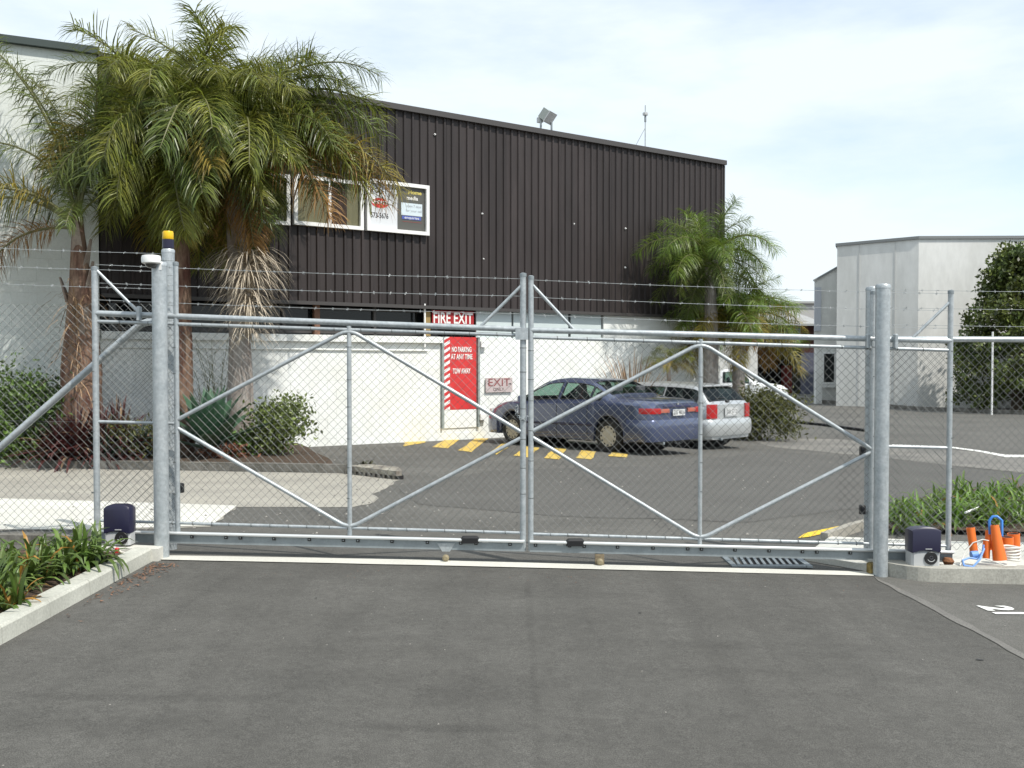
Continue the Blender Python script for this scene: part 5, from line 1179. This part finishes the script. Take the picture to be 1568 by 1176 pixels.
def car(name, cfg, loc, rz, label, paint, glass, hub, gz_slope=(0, 0)):
    e = empty(name, loc, label, 'car', rz=rz); xr, xf = cfg['x']; axr, axf = cfg['axles']; Rw = cfg['wheel_r']; Ra = Rw + .055
    st = set(np.linspace(xr, xf, 70).round(4)) | set(cfg['cuts'])
    for ax in (axr, axf): st |= set(round(ax + Ra * math.cos(t), 4) for t in np.linspace(0, math.pi, 13))
    st = sorted(s for s in st if xr <= s <= xf)
    st = [s for i, s in enumerate(st) if i == 0 or s - st[i - 1] > .006 or s in cfg['cuts']]
    def half(x):
        zt = interp(cfg['top'], x); zb = min(interp(cfg['belt'], x), zt - .035); w = interp(cfg['w'], x); wr = interp(cfg['wr'], x); cr_ = interp(cfg['crown'], x); zl = cfg['sill'] + max(0, (abs(x) - 1.7)) * .12
        for ax in (axr, axf):
            dx = x - ax
            if abs(dx) < Ra: zl = max(zl, Rw + math.sqrt(Ra**2 - dx**2))
        zl = min(zl, zb - .12); zr = max(zt - cr_, zb + .012); m1 = zl + (zb - zl) * .35; m2 = zl + (zb - zl) * .68
        pts = [(w - .07, zl), (w - .012, zl + .02), (w + .004, m1), (w, m2), (w - .012, zb - .045), (w - .045, zb)]
        be = Vector((w - .045, zb)); re = Vector((wr, zr))
        for t in (.12, .88): q = be.lerp(re, t); q.x += .012 * (1 if zr - zb > .1 else 0); pts.append(tuple(q))
        pts += [tuple(re), (wr * .93, zr + (zt - zr) * .45), (wr * .72, zr + (zt - zr) * .8), (wr * .4, zt - .004), (0, zt)]
        return pts
    H = [half(x) for x in st]; n = len(H[0]); tot = 2 * n - 1
    V = []; 
    for x, h in zip(st, H):
        ring = [(x, y, z) for y, z in h] + [(x, -y, z) for y, z in h[-2::-1]]; V += ring
    # glazing ids
    def cls(i, j):
        x = (st[i] + st[i + 1]) / 2; jj = j if j < n - 1 else tot - 2 - j; side = 0 if j < n - 1 else 1
        if jj == 6:
            for k, (a, b) in enumerate(cfg['side_glass']):
                if a < x < b: return 's%d%d' % (k, side)
        if 8 <= jj:
            for nm, (a, b) in cfg['screens'].items():
                if a < x < b and jj >= 9: return nm
        return 'body'
    groups = {}
    for i in range(len(st) - 1):
        for j in range(tot - 1):
            groups.setdefault(cls(i, j), []).append((i * tot + j, i * tot + j + 1, (i + 1) * tot + j + 1, (i + 1) * tot + j))
    caps = [tuple(range(tot - 1, -1, -1)), tuple(range((len(st) - 1) * tot, len(st) * tot))]
    b = LB(); b.v = V; b.f = groups['body'] + caps; bo = b.put('body', paint, e, 32)
    for nm, fs in groups.items():
        if nm == 'body': continue
        used = sorted({k for f in fs for k in f}); mp_ = {k: q for q, k in enumerate(used)}; q = LB(); q.v = [V[k] for k in used]; q.f = [tuple(mp_[k] for k in f) for f in fs]
        q.put('side_window' if nm[0] == 's' else nm, cfg.get('side_mat', {}).get(nm, glass), e, 60)
        # dark seal round each pane
        edges = {}
        for f in fs:
            for k in range(4): ed = tuple(sorted((f[k], f[(k + 1) % 4]))); edges[ed] = edges.get(ed, 0) + 1
        sl_ = LB()
        for (a_, c_), k in edges.items():
            if k == 1: sl_.tube([V[a_], V[c_]], .011, 4, False)
        sl_.put('window_seal', black, e)
    # underbody, wheel wells
    ub = LB().box(((xr + xf) / 2, 0, .30), (xf - xr - .35, 1.22, .22))
    for ax in (axr, axf): ub.lathe([(Ra - .01, -.62), (Ra - .01, .62)], (ax, 0, Rw), (0, 1, 0), 16)
    ub.put('underbody', black, e)
    for sgn in (1, -1):
        for ax in (axr, axf):
            c = Vector((ax, sgn * (interp(cfg['w'], ax) - .10), Rw)); w_ = LB(); tw_ = .095
            w_.lathe([(Rw * .62, -tw_), (Rw * .93, -tw_), (Rw, -tw_ * .6), (Rw, tw_ * .6), (Rw * .93, tw_), (Rw * .66, tw_ * .95), (Rw * .62, tw_ * .6)], c, (0, sgn, 0), 28); wo_ = w_.put('wheel', tyre_m, e, 40)
            h_ = LB().lathe([(Rw * .645, tw_ * .80), (Rw * .62, tw_ * .93), (Rw * .50, tw_ * .86), (Rw * .30, tw_ * .98), (Rw * .10, tw_ * 1.02), (.002, tw_ * 1.02)], c, (0, sgn, 0), 28, False); h_.put('hubcap', hub, wo_, 30)
            ho = LB()
            for k in range(12):
                t = k * math.pi / 6; ho.lathe([(.019, 0), (.017, .004), (.001, .004)], c + Vector((math.cos(t) * Rw * .54, sgn * tw_ * .90, math.sin(t) * Rw * .54)), (0, sgn, 0), 8)
            ho.put('hubcap_hole', black, wo_)
    # seats and wheel
    for sx_, sy_ in ((.18, .36), (.18, -.36), (-.75, .34), (-.75, -.34)):
        if sx_ < 0 and cfg.get('two_seat'): continue
        s_ = LB().rbox((sx_, sy_, .52), (.48, .48, .16), .04).rbox((sx_ - .28, sy_, .82), (.13, .48, .58), .05, Matrix.Rotation(R(-12), 3, 'Y')).rbox((sx_ - .36, sy_, 1.17), (.09, .26, .17), .03); s_.put('seat', seat_m, e)
    LB().rbox((cfg['dash'], 0, .80), (.35, 1.25, .22), .05).put('dashboard', black, e)
    # door lines, handles, mirrors, rub strip
    def side(x, t, sgn, o=.004):
        h = half(x); k = t * 5; i = min(int(k), 4); f = k - i; y = h[i][0] + (h[i + 1][0] - h[i][0]) * f + o; z = h[i][1] + (h[i + 1][1] - h[i][1]) * f; return (x, sgn * y, z)
    for sgn in (1, -1):
        for x in cfg['door_lines']:
            LB().tube([side(x, t, sgn, .0) for t in np.linspace(.18, 1, 9)], .0065, 4, False).put('door_gap', black, e)
        for x in cfg['handles']:
            p = side(x, .80, sgn, .012); LB().rbox(p, (.17, .03, .035), .008).put('door_handle', paint if cfg.get('hp') else black, e)
        a, b_ = cfg['strip']; LB().tube([side(x, .44, sgn, .004) for x in np.linspace(a, b_, 14)], .022, 6).put('rub_strip', cfg.get('strip_m', paint), e, True)
        p = Vector(side(cfg['mirror'], 1.0, sgn, .10)) + Vector((0, 0, .06)); LB().rbox(p, (.11, .2, .13), .03).put('mirror', paint, e)
    # bumpers, lamps: strips swept round the ends
    def plan(end, inset=0.0):
        s_ = -1 if end == 'r' else 1; X = xr if end == 'r' else xf; pts = []
        for d in (.50, .36, .24, .14, .07, .03, .0): pts.append((X - s_ * d, interp(cfg['w'], X - s_ * d)))
        wX = pts[-1][1]; return pts + [(X + s_ * .012, wX * .75), (X + s_ * .02, wX * .4), (X + s_ * .022, 0)]
    def sweep(path, prof, nm, m, close=True):
        P = [Vector((p[0], p[1])) for p in path]; q = LB(); L = len(prof); nP = len(P); cen = Vector((0, 0))
        for i, p in enumerate(P):
            t = (P[min(i + 1, nP - 1)] - P[max(0, i - 1)]).normalized(); nn_ = Vector((t.y, -t.x))
            if nn_.dot(p - cen) < 0: nn_ = -nn_
            q.v += [(p.x + nn_.x * o, p.y + nn_.y * o, z) for o, z in prof]
        q.f = [(i * L + j, i * L + (j + 1) % L, (i + 1) * L + (j + 1) % L, (i + 1) * L + j) for i in range(nP - 1) for j in range(L)] + [tuple(range(L - 1, -1, -1)), tuple(range((nP - 1) * L, nP * L))]
        me = q.mesh(nm, m, 35); bmn = bmesh.new(); bmn.from_mesh(me); bmesh.ops.recalc_face_normals(bmn, faces=bmn.faces); bmn.to_mesh(me); bmn.free(); o = bpy.data.objects.new(nm, me); COL.objects.link(o); o.parent = e; WM[o.name] = WM[e.name]; return o
    for end in 'rf':
        pl = plan(end); full_ = pl + [(x, -y) for x, y in pl[-2::-1]]; z0, z1 = cfg['bump_' + end]; d = cfg['bump_d']
        sweep(full_, [(-.04, z0), (d * .6, z0 + .01), (d, z0 + .10), (d, z1 - .12), (d * .85, z1 - .05), (d * .4, z1 - .012), (-.04, z1)], 'bumper', cfg.get('bump_m', paint))
    for nm, m, end, i0, i1, z0, z1, o in cfg['lamps']:
        pl = plan(end); seg = pl[i0:i1]
        for sgn in (1, -1): sweep([(x, sgn * y) for x, y in seg], [(-.03, z0), (o * .8, z0 + .004), (o, (z0 + z1) / 2), (o * .8, z1 - .004), (-.03, z1)], nm, m)
    px_, pz_, pw, ph = cfg['plate']; LB().box((px_, 0, pz_), (.012, pw, ph)).put('number_plate', plate_m, e)
    if cfg.get('plate_text'):
        po = text('plate_lettering', cfg['plate_text'], txt_k, ph * 1.0, e, Matrix.Translation((px_ - .0075, 0, pz_)) @ Matrix.Rotation(R(-90), 4, 'Z') @ UP, ext=.001, sx=.8)
    for nm, m, c, d in cfg.get('boxes', ()): LB().rbox(c, d, min(d) * .25).put(nm, m, e)
    return e
sedan = dict(x=(-2.30, 2.30), axles=(-1.32, 1.35), wheel_r=.315, sill=.19,
    top=[(-2.30, .955), (-2.22, 1.0), (-1.9, 1.035), (-1.42, 1.06), (-1.30, 1.10), (-.72, 1.36), (-.35, 1.405), (.05, 1.415), (.35, 1.395), (.52, 1.36), (1.28, .985), (1.36, .955), (1.9, .86), (2.15, .79), (2.30, .70)],
    belt=[(-2.3, .90), (-1.8, .965), (-1.2, .975), (0, .94), (1.0, .905), (1.5, .88), (2.3, .66)], w=[(-2.30, .70), (-2.25, .765), (-2.15, .815), (-1.9, .85), (-1.2, .875), (0, .885), (1.2, .875), (1.8, .84), (2.1, .78), (2.22, .70), (2.30, .58)],
    wr=[(-2.30, .62), (-1.9, .72), (-1.42, .74), (-1.30, .715), (-.72, .60), (0, .585), (.52, .59), (1.28, .70), (1.4, .74), (2.0, .68), (2.3, .5)],
    crown=[(-2.3, .03), (-1.4, .035), (-1.1, .05), (-.7, .06), (.5, .06), (1.1, .05), (1.4, .035), (2.3, .04)],
    cuts=[-1.26, -.76, .56, 1.24, -1.08, -.84, -.80, .00, .06, 1.12, -.05], side_glass=[(-1.10, -.82), (-.79, -.02), (.06, 1.06)], screens={'rear_window': (-1.27, -.74), 'windscreen': (.56, 1.25)},
    door_lines=(-.80, .03, 1.10), handles=(-.62, .22), strip=(-.93, .95), strip_m=mat('strip_indigo', (.03, .03, .06), .5), mirror=.98, dash=1.0, hp=True, bump_r=(.24, .66), bump_f=(.20, .58), bump_d=.05,
    lamps=[('tail_light', lens_r, 'r', 2, 8, .76, .87, .016), ('reversing_light', mat('pale_red_lens', (.42, .12, .08), .25, coat=.4), 'r', 7, 9, .775, .855, .014), ('headlight', lens_c, 'f', 2, 8, .60, .72, .012)],
    plate=(-2.333, .775, .36, .115), plate_text='ZG 4816', boxes=[('trunk_trim', mat('trim_indigo', (.05, .052, .12), .3, .4), (-2.315, 0, .895), (.02, .86, .028)), ('badge', hub_s, (-2.313, 0, .935), (.012, .05, .035)), ('exhaust', galv_d, (-2.25, .45, .22), (.2, .05, .05)), ('roof_lining', seat_m, (-.15, 0, 1.325), (1.0, 1.0, .02)), ('parcel_shelf', black, (-1.1, 0, .96), (.5, 1.2, .04)), ('soft_toy', mat('pink_cloth', (.55, .30, .36), .9), (-1.18, .28, 1.03), (.1, .16, .1))])
hatch = dict(x=(-1.98, 2.10), axles=(-1.22, 1.32), wheel_r=.295, sill=.20,
    top=[(-1.98, .96), (-1.93, 1.0), (-1.90, 1.03), (-1.60, 1.325), (-1.48, 1.365), (-.9, 1.405), (-.2, 1.42), (.25, 1.40), (.48, 1.36), (1.22, .99), (1.30, .955), (1.8, .86), (2.0, .79), (2.10, .70)],
    belt=[(-1.98, .91), (-1.2, .955), (0, .92), (1.0, .89), (1.5, .87), (2.1, .66)], w=[(-1.98, .70), (-1.93, .765), (-1.83, .81), (-1.5, .83), (0, .845), (1.2, .835), (1.7, .80), (1.95, .72), (2.10, .56)],
    wr=[(-1.98, .66), (-1.90, .70), (-1.60, .62), (-.9, .585), (0, .57), (.48, .58), (1.22, .68), (1.4, .72), (1.8, .68), (2.1, .5)],
    crown=[(-1.98, .03), (-1.4, .05), (.5, .055), (1.1, .05), (1.4, .035), (2.1, .04)],
    cuts=[-1.89, -1.61, .52, 1.18, -1.66, -.80, -.74, .0, .06, 1.05], side_glass=[(-1.66, -.80), (-.74, .0), (.06, 1.0)], screens={'rear_window': (-1.89, -1.61), 'windscreen': (.52, 1.19)}, side_mat={'s00': glass_d, 's01': glass_d},
    door_lines=(-.77, .03, 1.05), handles=(-.60, .2), strip=(-.85, .95), strip_m=car_silver, mirror=.95, dash=.95, hp=True, bump_r=(.30, .66), bump_f=(.2, .56), bump_d=.06,
    lamps=[('tail_light', lens_r, 'r', 4, 8, .67, .97, .018), ('headlight', lens_c, 'f', 2, 8, .60, .72, .012)], plate=(-2.012, .80, .36, .125), plate_text='XD 5712',
    boxes=[('plate_recess', greyp, (-2.006, 0, .80), (.014, .50, .19)), ('wiper', black, (-1.93, .05, 1.02), (.05, .12, .03)), ('wiper_arm', black, (-1.85, .18, 1.09), (.02, .34, .015)), ('spoiler', car_silver, (-1.60, 0, 1.345), (.14, 1.1, .03)), ('exhaust', galv_d, (-1.95, .4, .24), (.2, .05, .05)), ('roof_lining', seat_m, (-.4, 0, 1.33), (1.4, 1.0, .02))])
def heading(fx, fy): return math.atan2(fy, fx)
hd = heading(-.68, .735); fwd = Vector((math.cos(hd), math.sin(hd), 0)); lft = Vector((-fwd.y, fwd.x, 0))
rw = at(935, 692, 18.6); rw = Vector((rw.x, 18.6, 0))         # contact of the near rear wheel
c0 = rw + fwd * 1.32 - lft * .78; 
blue = car('sedan', sedan, (c0.x, c0.y, gz(rw.x, rw.y) - .01), hd, 'indigo blue sedan parked nose in at the white wall', car_blue, glass_c, hub_m)
sr = Vector((at(1102, 683, 21.75).x, 21.75, 0)); c1 = sr + fwd * 1.22 + lft * .73
silver = car('hatchback', hatch, (c1.x, c1.y, gz(sr.x, sr.y) + .02), hd + .02, 'silver hatchback parked beyond the blue sedan', car_silver, glass_c, hub_s)
# white utility: cab, bonnet and low tray
ute = dict(x=(-2.3, 2.25), axles=(-1.3, 1.45), wheel_r=.33, sill=.28,
    top=[(-2.3, 1.0), (-2.2, 1.02), (-.62, 1.03), (-.55, 1.05), (-.48, 1.50), (-.3, 1.60), (.1, 1.61), (.3, 1.57), (.95, 1.10), (1.05, 1.06), (1.8, .98), (2.12, .90), (2.25, .78)],
    belt=[(-2.3, .95), (-.6, .98), (1.0, 1.0), (1.6, .95), (2.25, .72)], w=[(-2.3, .80), (-1.5, .82), (1.2, .82), (1.8, .79), (2.1, .72), (2.25, .6)],
    wr=[(-2.3, .76), (-.6, .76), (-.48, .66), (.3, .64), (.95, .72), (1.8, .70), (2.25, .55)], crown=[(-2.3, .03), (-.4, .05), (.4, .05), (1.1, .035), (2.25, .04)],
    cuts=[-.44, .30, .34, .92, -.35, .72], side_glass=[(-.36, .70)], screens={'windscreen': (.34, .92)}, door_lines=(-.42, .85), handles=(-.2,), strip=(-1.0, .9), mirror=.8, dash=.85, two_seat=True, bump_r=(.35, .6), bump_f=(.35, .62), bump_d=.05, strip_m=car_white,
    lamps=[('tail_light', lens_r, 'r', 4, 7, .62, .85, .012), ('headlight', lens_c, 'f', 3, 8, .66, .80, .012)], plate=(-2.32, .62, .3, .1))
uc = at(1125, 600, 42.0); car('utility_truck', ute, (uc.x - .1, 42.0, -.35), R(-16), 'white utility vehicle parked behind the right hand palms', car_white, glass_c, hub_s)
